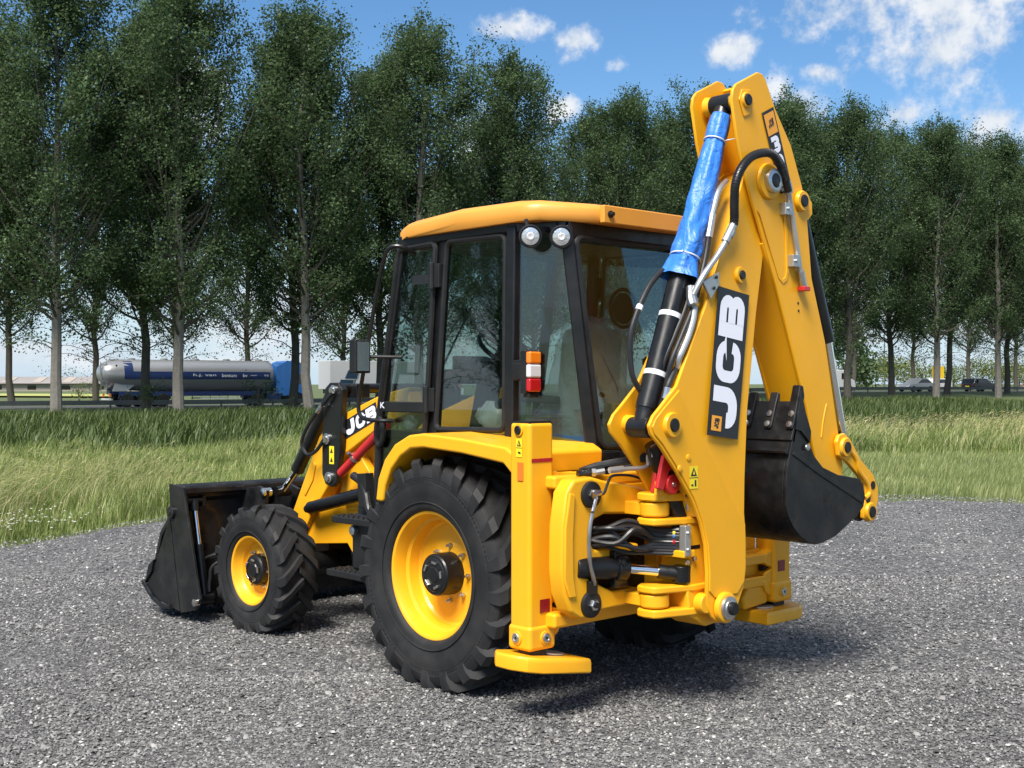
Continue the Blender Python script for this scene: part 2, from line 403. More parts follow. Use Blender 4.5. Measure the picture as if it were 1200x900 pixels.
# meadow soil
m_, t_, b_ = nodes_mat('meadow_soil')
tc = t_.nodes.new('ShaderNodeTexCoord')
c1 = ramp(t_, tnoise(t_, tc.outputs['Object'], 0.35, 8, 0.65), [(0.25, (0.045, 0.065, 0.018)), (0.5, (0.075, 0.10, 0.028)), (0.75, (0.13, 0.14, 0.05))])
t_.links.new(c1, b_.inputs['Base Color']); b_.inputs['Roughness'].default_value = 0.95
m_, t_, b_ = nodes_mat('asphalt')
tc = t_.nodes.new('ShaderNodeTexCoord'); c1 = ramp(t_, tnoise(t_, tc.outputs['Object'], 3, 6), [(0.3, (0.045, 0.046, 0.048)), (0.7, (0.075, 0.075, 0.075))]); t_.links.new(c1, b_.inputs['Base Color']); b_.inputs['Roughness'].default_value = 0.85

def land_axis(a): return sorted(set(a))
rr = np.array(land_axis([-3500, -1500, -700, -400, -250, -180] + list(range(-140, 141, 7)) + [180, 250, 400, 700, 1500, 3500]), float)
dd = np.array(land_axis([-600, -200, -80, -40, -20, 0, 5, 10] + list(range(14, 180, 6)) + [200, 240, 300, 400, 600, 1000, 2000, 4000]), float)
G = np.zeros((len(dd), len(rr), 3))
for i, d in enumerate(dd):
    for j, r in enumerate(rr):
        p = place(r, d); G[i, j] = (p.x, p.y, float(gh(r, d)))
idx = np.arange(len(dd)*len(rr)).reshape(len(dd), len(rr))
fc = np.stack([idx[:-1, :-1], idx[:-1, 1:], idx[1:, 1:], idx[1:, :-1]], -1).reshape(-1)
structure(raw_mesh('ground', G.reshape(-1, 3), fc, 4, 'meadow_soil', smooth=True))
# yard: a low mound of crushed stone with a soft outer edge
vs, fs = [], []
edge_r = np.linspace(-24, 26, 90); ND = 34
for j, r in enumerate(edge_r):
    de = float(yard_edge(r)) + 0.18*math.sin(r*5.1)+0.11*math.sin(r*12.7+1) + rng.uniform(-0.06, 0.06)
    for i in range(ND):
        t = i/(ND-1); d = -14 + (de+14)*(t**0.7)
        z = 0.03 if i < ND-1 else -0.06
        p = place(r, d); vs.append((p.x, p.y, z + (0.0 if i > ND-3 else 0.006*math.sin(p.x*2.1)*math.sin(p.y*1.7)-0.004)))
ix = np.arange(len(vs)).reshape(len(edge_r), ND)
fc = np.stack([ix[:-1, :-1], ix[1:, :-1], ix[1:, 1:], ix[:-1, 1:]], -1).reshape(-1)
structure(raw_mesh('gravel_yard', np.array(vs), fc, 4, 'gravel', smooth=True))
# road on the bank
vs = []
for r in np.linspace(-140, 190, 60):
    for e in (105.0, 116.5):
        d = e + 0.61*r; p = place(r, d); vs.append((p.x, p.y, float(gh(r, d))+0.03))
ix = np.arange(len(vs)).reshape(-1, 2); fc = np.stack([ix[:-1, 0], ix[1:, 0], ix[1:, 1], ix[:-1, 1]], -1).reshape(-1)
structure(raw_mesh('road', np.array(vs), fc, 4, 'asphalt', smooth=True))

# ---- loose gravel, denser and finer close by
OCT = np.array([(1, 0, -0.4), (-1, 0, -0.4), (0, 1, -0.4), (0, -1, -0.4), (0.45, 0.2, 0.8), (-0.35, -0.3, 0.9)], float)
OF = np.array([(0, 2, 4), (2, 1, 5), (2, 5, 4), (1, 3, 5), (3, 0, 4), (3, 4, 5)])
def scatter(n, d0, d1, margin=0.6, power=1.0):
    d = d0 + (d1-d0)*rng.random(n*2)**power
    lim = d*0.43 + margin
    r = (rng.random(n*2)*2-1)*(d1*0.43+margin)
    ok = np.abs(r) < lim
    return r[ok][:n], d[ok][:n]
def to_world(r, d, z):
    P = np.empty((len(r), 3)); P[:, 0] = CAM.x + RT.x*r + FW.x*d; P[:, 1] = CAM.y + RT.y*r + FW.y*d; P[:, 2] = z; return P
SV = []; SFI = []; base = 0
for n, d0, d1, s0, s1 in ((70000, 4.9, 7.6, 0.0045, 0.0135), (60000, 7.4, 11.5, 0.0055, 0.0155), (36000, 11.0, 20.6, 0.009, 0.019), (1500, 5.0, 14.0, 0.014, 0.026)):
    r, d = scatter(n, d0, d1)
    ok = d < yard_edge(r)+0.25; r, d = r[ok], d[ok]; n = len(r)
    sz = s0 + (s1-s0)*rng.random(n)**2
    az = rng.uniform(0, 2*PI, n); tl = rng.normal(0, 0.28, (n, 2)); Q = np.zeros((n, 3, 3))
    Q[:, 0, 0] = np.cos(az); Q[:, 0, 1] = -np.sin(az); Q[:, 1, 0] = np.sin(az); Q[:, 1, 1] = np.cos(az); Q[:, 2, 2] = 1; Q[:, 2, 0] = tl[:, 0]; Q[:, 2, 1] = tl[:, 1]
    sc3 = np.stack([sz*rng.uniform(0.8, 1.35, n), sz*rng.uniform(0.6, 1.0, n), sz*rng.uniform(0.35, 0.8, n)], 1)
    jit = OCT[None]*(1+rng.uniform(-0.3, 0.3, (n, 6, 1)))
    V = np.einsum('nij,nkj->nki', Q, jit*sc3[:, None, :])
    V[:, :, 2] *= 0.8
    V += to_world(r, d, sz*0.30+0.03)[:, None, :]
    SV.append(V.reshape(-1, 3)); SFI.append((OF[None]+(np.arange(n)*6)[:, None, None]+base).reshape(-1)); base += n*6
o = raw_mesh('loose_gravel', np.concatenate(SV), np.concatenate(SFI), 3, 'stone'); o['kind'] = 'stuff'
o['label'] = 'grey crushed stone lying loose over the yard'; o['category'] = 'gravel'

# ---- grass
def leaf_material(name, stops, trans=0.45, patch=0.6, gloss=0.02, lo=0.72, hi=1.28):
    m = bpy.data.materials.new(name); m.use_nodes = True; MATS[name] = m; t = m.node_tree
    for n in list(t.nodes): t.nodes.remove(n)
    o = t.nodes.new('ShaderNodeOutputMaterial'); ge = t.nodes.new('ShaderNodeNewGeometry'); tc = t.nodes.new('ShaderNodeTexCoord')
    c = ramp(t, ge.outputs['Random Per Island'], stops)
    pn = ramp(t, tnoise(t, tc.outputs['Object'], patch, 4, 0.6), [(0.3, (lo, lo*1.03, lo*0.97)), (0.7, (hi, hi*0.96, hi*0.95))])
    mu = t.nodes.new('ShaderNodeMixRGB'); mu.blend_type = 'MULTIPLY'; mu.inputs[0].default_value = 1; t.links.new(c, mu.inputs[1]); t.links.new(pn, mu.inputs[2])
    di = t.nodes.new('ShaderNodeBsdfDiffuse'); tr = t.nodes.new('ShaderNodeBsdfTranslucent'); gl = t.nodes.new('ShaderNodeBsdfGlossy'); gl.inputs['Roughness'].default_value = 0.45
    t.links.new(mu.outputs[0], di.inputs[0]); t.links.new(mu.outputs[0], tr.inputs[0]); gl.inputs[0].default_value = (0.8, 0.85, 0.8, 1)
    mx = t.nodes.new('ShaderNodeMixShader'); mx.inputs[0].default_value = trans; t.links.new(di.outputs[0], mx.inputs[1]); t.links.new(tr.outputs[0], mx.inputs[2])
    mx2 = t.nodes.new('ShaderNodeMixShader'); mx2.inputs[0].default_value = gloss; t.links.new(mx.outputs[0], mx2.inputs[1]); t.links.new(gl.outputs[0], mx2.inputs[2])
    t.links.new(mx2.outputs[0], o.inputs[0])
leaf_material('grass_meadow', [(0.0, (0.140, 0.21, 0.044)), (0.4, (0.215, 0.285, 0.076)), (0.75, (0.30, 0.35, 0.118)), (1.0, (0.48, 0.48, 0.25))])
leaf_material('grass_lawn', [(0.0, (0.17, 0.22, 0.07)), (0.5, (0.255, 0.305, 0.11)), (0.9, (0.33, 0.37, 0.16)), (1.0, (0.45, 0.44, 0.24))])
leaf_material('grass_reed', [(0.0, (0.032, 0.055, 0.016)), (0.5, (0.068, 0.104, 0.030)), (1.0, (0.13, 0.17, 0.055))], 0.35, 0.25)
leaf_material('grass_seed', [(0.0, (0.26, 0.25, 0.10)), (0.5, (0.42, 0.39, 0.19)), (1.0, (0.60, 0.55, 0.32))])
leaf_material('flower_white', [(0.0, (0.6, 0.6, 0.52)), (1.0, (0.85, 0.85, 0.8))], 0.3)
WIND = np.array([RT.x*0.8+FW.x*0.25, RT.y*0.8+FW.y*0.25, 0.0])
def blades(r, d, h, w, bend, lean=0.35):
    n = len(r); B = to_world(r, d, gh(r, d)-0.02)
    az = rng.uniform(0, 2*PI, n); side = np.stack([np.cos(az), np.sin(az), np.zeros(n)], 1)
    dirs = np.stack([np.cos(az+1.6), np.sin(az+1.6), np.zeros(n)], 1)*lean*rng.uniform(0.2, 1, n)[:, None] + WIND*bend*rng.uniform(0.4, 1.2, n)[:, None]
    up = np.array([0, 0, 1.0])
    mid = B + up*(h*0.58)[:, None] + dirs*(h*0.22)[:, None]
    tip = B + up*(h*rng.uniform(0.82, 1.0, n))[:, None] + dirs*(h*0.75)[:, None]
    V = np.stack([B-side*w[:, None]*0.5, B+side*w[:, None]*0.5, mid-side*w[:, None]*0.42, mid+side*w[:, None]*0.42, tip], 1).reshape(-1, 3)
    F = (np.array([(0, 1, 3), (0, 3, 2), (2, 3, 4)])[None] + (np.arange(n)*5)[:, None, None]).reshape(-1)
    return V, F, tip, dirs
def grass_zone(name, label, m, parts):
    Vs, Fs, b = [], [], 0
    for V, F in parts: Vs.append(V); Fs.append(F+b); b += len(V)
    o = raw_mesh(name, np.concatenate(Vs), np.concatenate(Fs), 3, m); o['kind'] = 'stuff'; o['label'] = label; o['category'] = 'grass'; return o
def zone_pts(n, d0, d1, keep, power=1.0):
    r, d = scatter(int(n*1.12), d0, d1, 4.0, power); ok = keep(r, d); return r[ok], d[ok]
E_ = lambda r, d: d-0.61*r
def clump(r, d, s): return 0.5+0.5*np.sin(r*s*1.3+np.sin(d*s*0.9)*1.7)*np.sin(d*s*1.1+np.sin(r*s*0.7)*2)
lawnish = lambda r, d: (r > 5.5) & (d < 31) & (r > 3.0 + (d-19)*0.33 + np.sin(d*0.9)*0.4)
parts = []
def mead(n, d0, d1, h0, h1, w):
    r, d = zone_pts(n, d0, d1, lambda r, d: (d > yard_edge(r)+0.02+rng.normal(0, 0.16, len(r))) & (E_(r, d) < 36+7*clump(r, d, 0.28)+1.5*np.sin(r)) & ~lawnish(r, d))
    c = clump(r, d, 0.8); edge = np.clip((d-yard_edge(r))/1.6, 0.3, 1)
    h = (h0+(h1-h0)*rng.random(len(r)))*(0.65+0.6*c)*edge
    V, F, _, _ = blades(r, d, h, np.full(len(r), w)*rng.uniform(0.6, 1.4, len(r)), 0.17, 0.95); parts.append((V, F))
mead(150000, 11.5, 22, 0.24, 0.58, 0.010); mead(110000, 20, 36, 0.30, 0.58, 0.017); mead(40000, 34, 62, 0.35, 0.65, 0.036)
grass_zone('meadow_grass', 'tall yellow-green meadow grass beyond the gravel yard', 'grass_meadow', parts)
parts = []
r, d = zone_pts(110000, 16.5, 31, lambda r, d: lawnish(r, d) & (d > yard_edge(r)+rng.normal(0, 0.14, len(r)))); V, F, _, _ = blades(r, d, rng.uniform(0.10, 0.30, len(r)), rng.uniform(0.008, 0.018, len(r)), 0.4); parts.append((V, F))
grass_zone('short_grass', 'short bright green grass beside the gravel edge', 'grass_lawn', parts)
parts = []
r, d = zone_pts(125000, 24, 110, lambda r, d: (E_(r, d) > 35+7*clump(r, d, 0.28)+1.5*np.sin(r*0.8)) & (E_(r, d) < 88)); c = clump(r, d, 0.45)
V, F, _, _ = blades(r, d, rng.uniform(0.5, 1.05, len(r))*(0.5+0.7*c)*np.where(E_(r, d) > 70, 0.5, 0.95), rng.uniform(0.022, 0.06, len(r)), 0.22, 0.9); parts.append((V, F))
r, d = zone_pts(16000, 19.6, 34, lambda r, d: (r > 3.5) & (r < 9.5) & (d > yard_edge(r)+0.4) & ~lawnish(r, d) & (clump(r, d, 0.7) > 0.45)); V, F, _, _ = blades(r, d, rng.uniform(0.4, 0.75, len(r)), rng.uniform(0.014, 0.026, len(r)), 0.7); parts.append((V, F))
grass_zone('ditch_reeds', 'dark green reeds along the ditch below the road trees', 'grass_reed', parts)
# pale seed heads nodding in the wind
parts = []
def seeds(n, d0, d1, keep, h0, h1, w):
    r, d = zone_pts(n, d0, d1, keep); h = rng.uniform(h0, h1, len(r))
    V, F, tip, dirs = blades(r, d, h, np.full(len(r), w), 0.9, 0.2); parts.append((V, F))
    n = len(r); dv = dirs + np.array([0, 0, 0.25]); dv /= np.linalg.norm(dv, axis=1)[:, None]
    sd = np.cross(dv, np.array([0, 0, 1.0])); sd /= np.linalg.norm(sd, axis=1)[:, None]+1e-6
    L_ = rng.uniform(0.10, 0.19, n)[:, None]*(w/0.006)**0.5; W_ = L_*0.085
    a = tip-dv*L_*0.15; b = tip+dv*L_*0.35+sd*W_; c = tip+dv*L_*0.35-sd*W_; e = tip+dv*L_-np.array([0, 0, 1])*L_*0.35
    parts.append((np.stack([a, b, c, e], 1).reshape(-1, 3), (np.array([(0, 1, 2), (1, 3, 2)])[None]+(np.arange(n)*4)[:, None, None]).reshape(-1)))
seeds(9000, 12.5, 22, lambda r, d: (r < -4.9) & (d > yard_edge(r)+0.7) & (clump(r, d, 0.55) > 0.35), 0.5, 0.85, 0.010)
seeds(9000, 15, 45, lambda r, d: (r < -2) & (d > yard_edge(r)+0.9) & (E_(r, d) < 38) & (clump(r+3, d, 0.3) > 0.55), 0.45, 0.75, 0.008)
seeds(12000, 26, 52, lambda r, d: (r > 7) & (E_(r, d) < 38) & (E_(r, d) > 17) & ~lawnish(r, d) & (clump(r, d, 0.35) > 0.3), 0.6, 0.95, 0.012)
seeds(2500, 20, 30, lambda r, d: (r > 4) & (d > yard_edge(r)+0.8) & ~lawnish(r, d), 0.45, 0.8, 0.008)
grass_zone('seed_grass', 'pale straw-coloured grass heads nodding in the wind', 'grass_seed', parts)
parts = []
fl = rng.normal(size=(150, 2))*np.array([0.55, 0.35]); r = -5.75+fl[:, 0]*0.5; d = 14.25+fl[:, 1]*1.2+0.5*fl[:, 0]; ok = d > yard_edge(r)+0.1; r, d = r[ok], d[ok]
B = to_world(r, d, rng.uniform(0.12, 0.34, len(r))); s = rng.uniform(0.010, 0.022, len(r))[:, None]
parts.append((np.stack([B+s*np.array([1, 0, 0]), B+s*np.array([-0.3, 1, 0.3]), B+s*np.array([-0.6, -0.8, 0.2]), B+s*np.array([0, 0, 0.8])], 1).reshape(-1, 3), (np.array([(0, 1, 3), (1, 2, 3), (2, 0, 3)])[None]+(np.arange(len(r))*4)[:, None, None]).reshape(-1)))
o = grass_zone('white_flowers', 'small white wild flowers at the edge of the gravel', 'flower_white', parts); o['category'] = 'flowers'
# ------------------------------------------------------------------ the backhoe loader (x forward, y to its left, origin under the rear axle)
BL = empty('backhoe_loader')
tag(BL, 'yellow backhoe loader with black cab frame, big black tyres and folded digging arm', 'backhoe loader')

# ---- wheels
def tyre(mb, R, W, rb, nl, lugh, y0=0.0, swing=0.30, lw=0.055):
    h = W/2
    Rc = R - lugh
    prof = [(h*0.74, rb), (h*0.86, rb+0.012), (h*0.90, rb+0.02), (h*0.93, rb+0.03), (h*0.945, rb+0.04), (h*0.975, rb+(Rc-rb)*0.38), (h*0.985, rb+(Rc-rb)*0.40), (h*0.99, rb+(Rc-rb)*0.55), (h*0.975, rb+(Rc-rb)*0.72), (h*0.985, rb+(Rc-rb)*0.735),
            (h*0.965, rb+(Rc-rb)*0.84), (h*0.90, rb+(Rc-rb)*0.93), (h*0.78, rb+(Rc-rb)*0.975), (h*0.45, rb+(Rc-rb)*0.995), (0, Rc)]
    full = prof + [(-a, r) for a, r in prof[-2::-1]]
    mb.lathe(full, (0, y0, 0), (0, 1, 0), 96, cap=False)
    # diagonal lugs, centre end leading upward at the rear of the wheel
    st = [(-0.10, Rc-0.01, -0.10, R, 0.0), (0.25, Rc-0.01, 0.25, R, 0.30), (0.55, Rc-0.012, 0.55, R-0.001, 0.60), (0.84, rb+(Rc-rb)*0.94, 0.86, R-0.006, 0.90), (0.93, rb+(Rc-rb)*0.87, 1.0, R-lugh*0.75, 1.0), (0.96, rb+(Rc-rb)*0.74, 1.025, rb+(Rc-rb)*0.86, 1.05), (0.95, rb+(Rc-rb)*0.63, 0.985, rb+(Rc-rb)*0.66, 1.07)]
    for side in (1, -1):
        for k in range(nl):
            t0 = 2*PI*(k + (0.5 if side < 0 else 0))/nl
            rs = []
            for i, (yb, r_b, yt, r_t, sw) in enumerate(st):
                th = t0 - sw*swing
                wb = lw*(0.62 if i == 0 else 0.72 if i < 3 else 0.9 if i < 5 else 0.8)/R; wt = wb*0.72
                ring = []
                for (y, r, dth) in ((yb, r_b, -wb), (yt, r_t, -wt), (yt, r_t, wt), (yb, r_b, wb)):
                    a = th + dth       # angle runs bottom -> rear -> top
                    ring.append((-math.sin(a)*r, y0 + side*y*h, -math.cos(a)*r))
                rs.append(ring)
            mb.rings(rs)
def make_wheel(name, cx, cy, cz, R, W, rb, nl, lugh, rear, rot=0.0):
    s = 1 if cy > 0 else -1
    rim = MB(); h = W/2
    fo = h*0.80
    # rim: outer flange, barrel, dished disc
    if rear:
        prof = [(fo-0.022, rb-0.012), (fo+0.004, rb+0.012), (fo+0.006, rb+0.004), (fo+0.001, rb-0.008), (fo-0.02, rb-0.020), (fo-0.075, rb-0.032), (fo-0.088, rb-0.050), (fo-0.15, rb-0.062), (fo-0.165, rb-0.075), (fo-0.172, rb-0.14), (fo-0.150, 0.135), (fo-0.150, 0.0)]
    else:
        prof = [(fo-0.02, rb-0.012), (fo+0.004, rb+0.010), (fo+0.006, rb+0.003), (fo+0.001, rb-0.008), (fo-0.018, rb-0.018), (fo-0.05, rb-0.028), (fo-0.062, rb-0.040), (fo-0.09, rb-0.048), (fo-0.10, rb-0.07), (fo-0.085, 0.10), (fo-0.085, 0.0)]
    rim.lathe([(p, max(r, 0.001)) for p, r in prof], (0, 0, 0), (0, 1, 0), 72, cap=False)
    rim.lathe([(fo-0.03, rb-0.018), (-fo, rb-0.018), (-fo, rb+0.01), (-fo+0.02, rb+0.0), (fo-0.03, rb+0.0)], (0, 0, 0), (0, 1, 0), 48, closed=True)
    w = rim.obj(name, 'yellow_paint', BL, angle=28)
    w.location = (cx, cy, cz); w.scale = (1, s, 1)
    w.rotation_euler = (0, 0, rot)
    ty = MB(); tyre(ty, R, W, rb, nl, lugh, lw=0.062 if rear else 0.05, swing=0.30 if rear else 0.36)
    for f_, rr_ in ((0.22, 0.0045), (0.62, 0.004), (0.70, 0.003)):     # moulded rings on the sidewall
        rq = rb+(R-lugh-rb)*f_; ty.tube([(rq*math.cos(a), h*0.972, rq*math.sin(a)) for a in [2*PI*k/96 for k in range(96)]], rr_, 6, closed=True)
    nr = 120 if rear else 84
    for k in range(nr):                                               # fine moulded ribs between the rings
        if (k % 30) < 11: continue
        a = 2*PI*k/nr; r1 = rb+(R-lugh-rb)*0.635; r2 = rb+(R-lugh-rb)*0.69
        ty.bar((r1*math.cos(a), h*0.978, r1*math.sin(a)), (r2*math.cos(a), h*0.972, r2*math.sin(a)), 0.006, 0.008, (0, 1, 0))
    ty.obj('tyre', 'rubber', w, angle=27)
    hub = MB()
    if rear:
        hub.lathe([(fo-0.17, 0.128), (fo-0.03, 0.125), (fo-0.02, 0.115), (fo-0.02, 0.10), (fo-0.016, 0.095), (fo-0.016, 0.05), (fo-0.012, 0.045), (fo-0.012, 0.001)], (0, 0, 0), (0, 1, 0), 40)
    else:
        hub.lathe([(fo-0.10, 0.118), (fo-0.035, 0.112), (fo-0.025, 0.10), (fo-0.022, 0.06), (fo-0.012, 0.052), (fo-0.012, 0.001)], (0, 0, 0), (0, 1, 0), 36)
    hub.obj('hub', 'black_paint', w, bevel=0.003)
    for k in range(5):
        a = 2*PI*k/5+0.5; r0 = 0.075
        b = MB(); b.bar((math.cos(a)*r0-math.sin(a)*0.02, fo-0.011, math.sin(a)*r0+math.cos(a)*0.02), (math.cos(a)*r0+math.sin(a)*0.02, fo-0.011, math.sin(a)*r0-math.cos(a)*0.02), 0.014, 0.012, (0, 1, 0))
        b.obj('hub_plug', 'steel', w, bevel=0.002)
    for k in range(8 if rear else 6):
        a = 2*PI*k/(8 if rear else 6); r0 = 0.165 if rear else 0.135
        yb = fo-0.158 if rear else fo-0.092
        b = MB(); b.cyl((math.cos(a)*r0, yb-0.01, math.sin(a)*r0), (math.cos(a)*r0, yb+0.02, math.sin(a)*r0), 0.015, n=6); b.cyl((math.cos(a)*r0, yb+0.02, math.sin(a)*r0), (math.cos(a)*r0, yb+0.042, math.sin(a)*r0), 0.008, n=8)
        b.obj('wheel_nut', 'steel', w)
    return w
make_wheel('rear_wheel', 0, 0.89, 0.688, 0.70, 0.43, 0.372, 21, 0.042, True)
make_wheel('rear_wheel', 0, -0.89, 0.688, 0.70, 0.43, 0.372, 21, 0.042, True)
make_wheel('front_wheel', 2.17, 0.87, 0.468, 0.468, 0.32, 0.243, 17, 0.028, False, math.radians(2))
make_wheel('front_wheel', 2.17, -0.87, 0.468, 0.468, 0.32, 0.243, 17, 0.028, False, math.radians(2))

# ---- chassis, axles, hood
m = MB(); m.prism('Y', [(-0.95, 0.50), (-0.95, 0.95), (-0.2, 1.0), (0.9, 1.0), (1.30, 0.97), (1.75, 0.97), (2.38, 0.86), (2.38, 0.62), (2.3, 0.60), (1.72, 0.66), (1.62, 0.56), (1.2, 0.52), (0.4, 0.52)], 0.30, 0.46)
m.prism('Y', [(-0.95, 0.50), (-0.95, 0.95), (-0.2, 1.0), (0.9, 1.0), (1.30, 0.97), (2.38, 0.86), (2.38, 0.62), (2.3, 0.60), (1.2, 0.52), (0.4, 0.52)], -0.46, -0.30)
m.box(-0.9, 2.36, -0.29, 0.29, 0.62, 0.85)
ch = m.obj('chassis', 'yellow_paint', BL, bevel=0.008)
m = MB(); m.prism('Y', [(1.32, 1.08), (1.66, 1.06), (1.74, 0.96), (1.70, 0.90), (1.40, 0.93), (1.32, 0.98)], 0.463, 0.475); m.obj('side_rib', 'yellow_paint', ch, bevel=0.004)
m = MB(); m.box(1.60, 1.66, 0.464, 0.468, 0.72, 0.80); m.obj('serial_plate', 'steel', ch)
m = MB(); m.cyl((0, -0.72, 0.688), (0, 0.72, 0.688), 0.13, n=20); m.box(-0.2, 0.2, -0.25, 0.25, 0.48, 0.88); m.obj('rear_axle', 'black_paint', BL, bevel=0.01)
m = MB(); m.cyl((2.17, -0.70, 0.468), (2.17, 0.70, 0.468), 0.085, n=16); m.box(2.02, 2.32, -0.22, 0.22, 0.36, 0.62); m.obj('front_axle', 'black_paint', BL, bevel=0.01)
m = MB(); m.box(0.4, 1.95, -0.28, 0.28, 0.36, 0.60); m.cyl((0.5, 0, 0.42), (2.1, 0, 0.45), 0.05, n=12); m.obj('gearbox', 'black_paint', BL, bevel=0.02)
m = MB(); m.prism('Y', [(0.98, 0.93), (0.98, 1.52), (1.55, 1.46), (1.95, 1.30), (2.22, 1.04), (2.34, 0.94), (2.34, 0.86)], -0.34, 0.34); m.obj('engine_hood', 'yellow_paint', BL, bevel=0.04, seg=3)
m = MB(); m.prism('Y', [(1.02, 1.0), (1.0, 1.40), (1.30, 1.42), (1.42, 1.20), (1.40, 1.0)], 0.36, 0.44); m.obj('loader_tower', 'black_paint', BL, bevel=0.01)
m = MB(); m.prism('Y', [(1.45, 0.93), (1.42, 1.12), (1.60, 1.30), (1.80, 1.20), (1.86, 1.0), (1.9, 0.93)], 0.36, 0.43); m.obj('engine_side_panel', 'yellow_paint', BL, bevel=0.01)

# ---- steps, tank
m = MB(); m.box(0.60, 1.00, 0.55, 0.93, 0.60, 0.97); m.prism('Y', [(0.50, 0.55), (0.60, 0.97), (0.60, 0.60)], 0.6, 0.9); tank = m.obj('fuel_tank', 'black_plastic', BL, bevel=0.02)
m = MB(); m.lathe([(0, 0.03), (0.03, 0.03), (0.035, 0.02), (0.035, 0.001)], (0.955, 0.93, 0.86), (0, 1, 0), 16); m.obj('filler_cap', 'zinc_pipe', tank)
def step(z, x0, x1, y0, y1):
    m = MB(); m.box(x0, x1, y0, y1, z-0.045, z-0.004)
    st = m.obj('step', 'black_plastic', BL, bevel=0.006)
    nx = int((x1-x0)/0.055)
    for i in range(nx):
        for j in range(3):
            cx = x0+0.03+i*0.055+(0.012 if j % 2 else 0); cy = y0+(j+0.5)*(y1-y0)/3
            t = MB(); t.lathe([(0, 0.019), (0.009, 0.017), (0.009, 0.010), (0.002, 0.009)], (cx, cy, z-0.006), (0, 0, 1), 10); t.obj('tread_ring', 'black_plastic', st)
    return st
step(0.955, 0.66, 1.10, 0.86, 1.02)
step(0.60, 0.70, 1.16, 0.84, 1.02)
m = MB(); m.box(0.64, 0.98, 0.84, 0.90, 0.95, 1.03); m.obj('step_guard', 'black_plastic', BL, bevel=0.015)
m = MB(); m.bar((0.92, 0.88, 0.58), (0.84, 0.88, 0.93), 0.03, 0.05); m.bar((0.72, 0.88, 0.58), (0.70, 0.88, 0.93), 0.03, 0.05); m.obj('step_bracket', 'black_paint', BL, bevel=0.004)
m = MB(); m.tube(catmull([(0.98, 0.93, 1.22), (0.86, 0.93, 1.16), (0.78, 0.95, 1.02), (0.74, 0.95, 0.98)]), 0.028, 10); m.bar((0.86, 0.92, 1.24), (0.84, 0.92, 1.02), 0.07, 0.09); m.obj('step_post', 'black_plastic', BL, bevel=0.01)

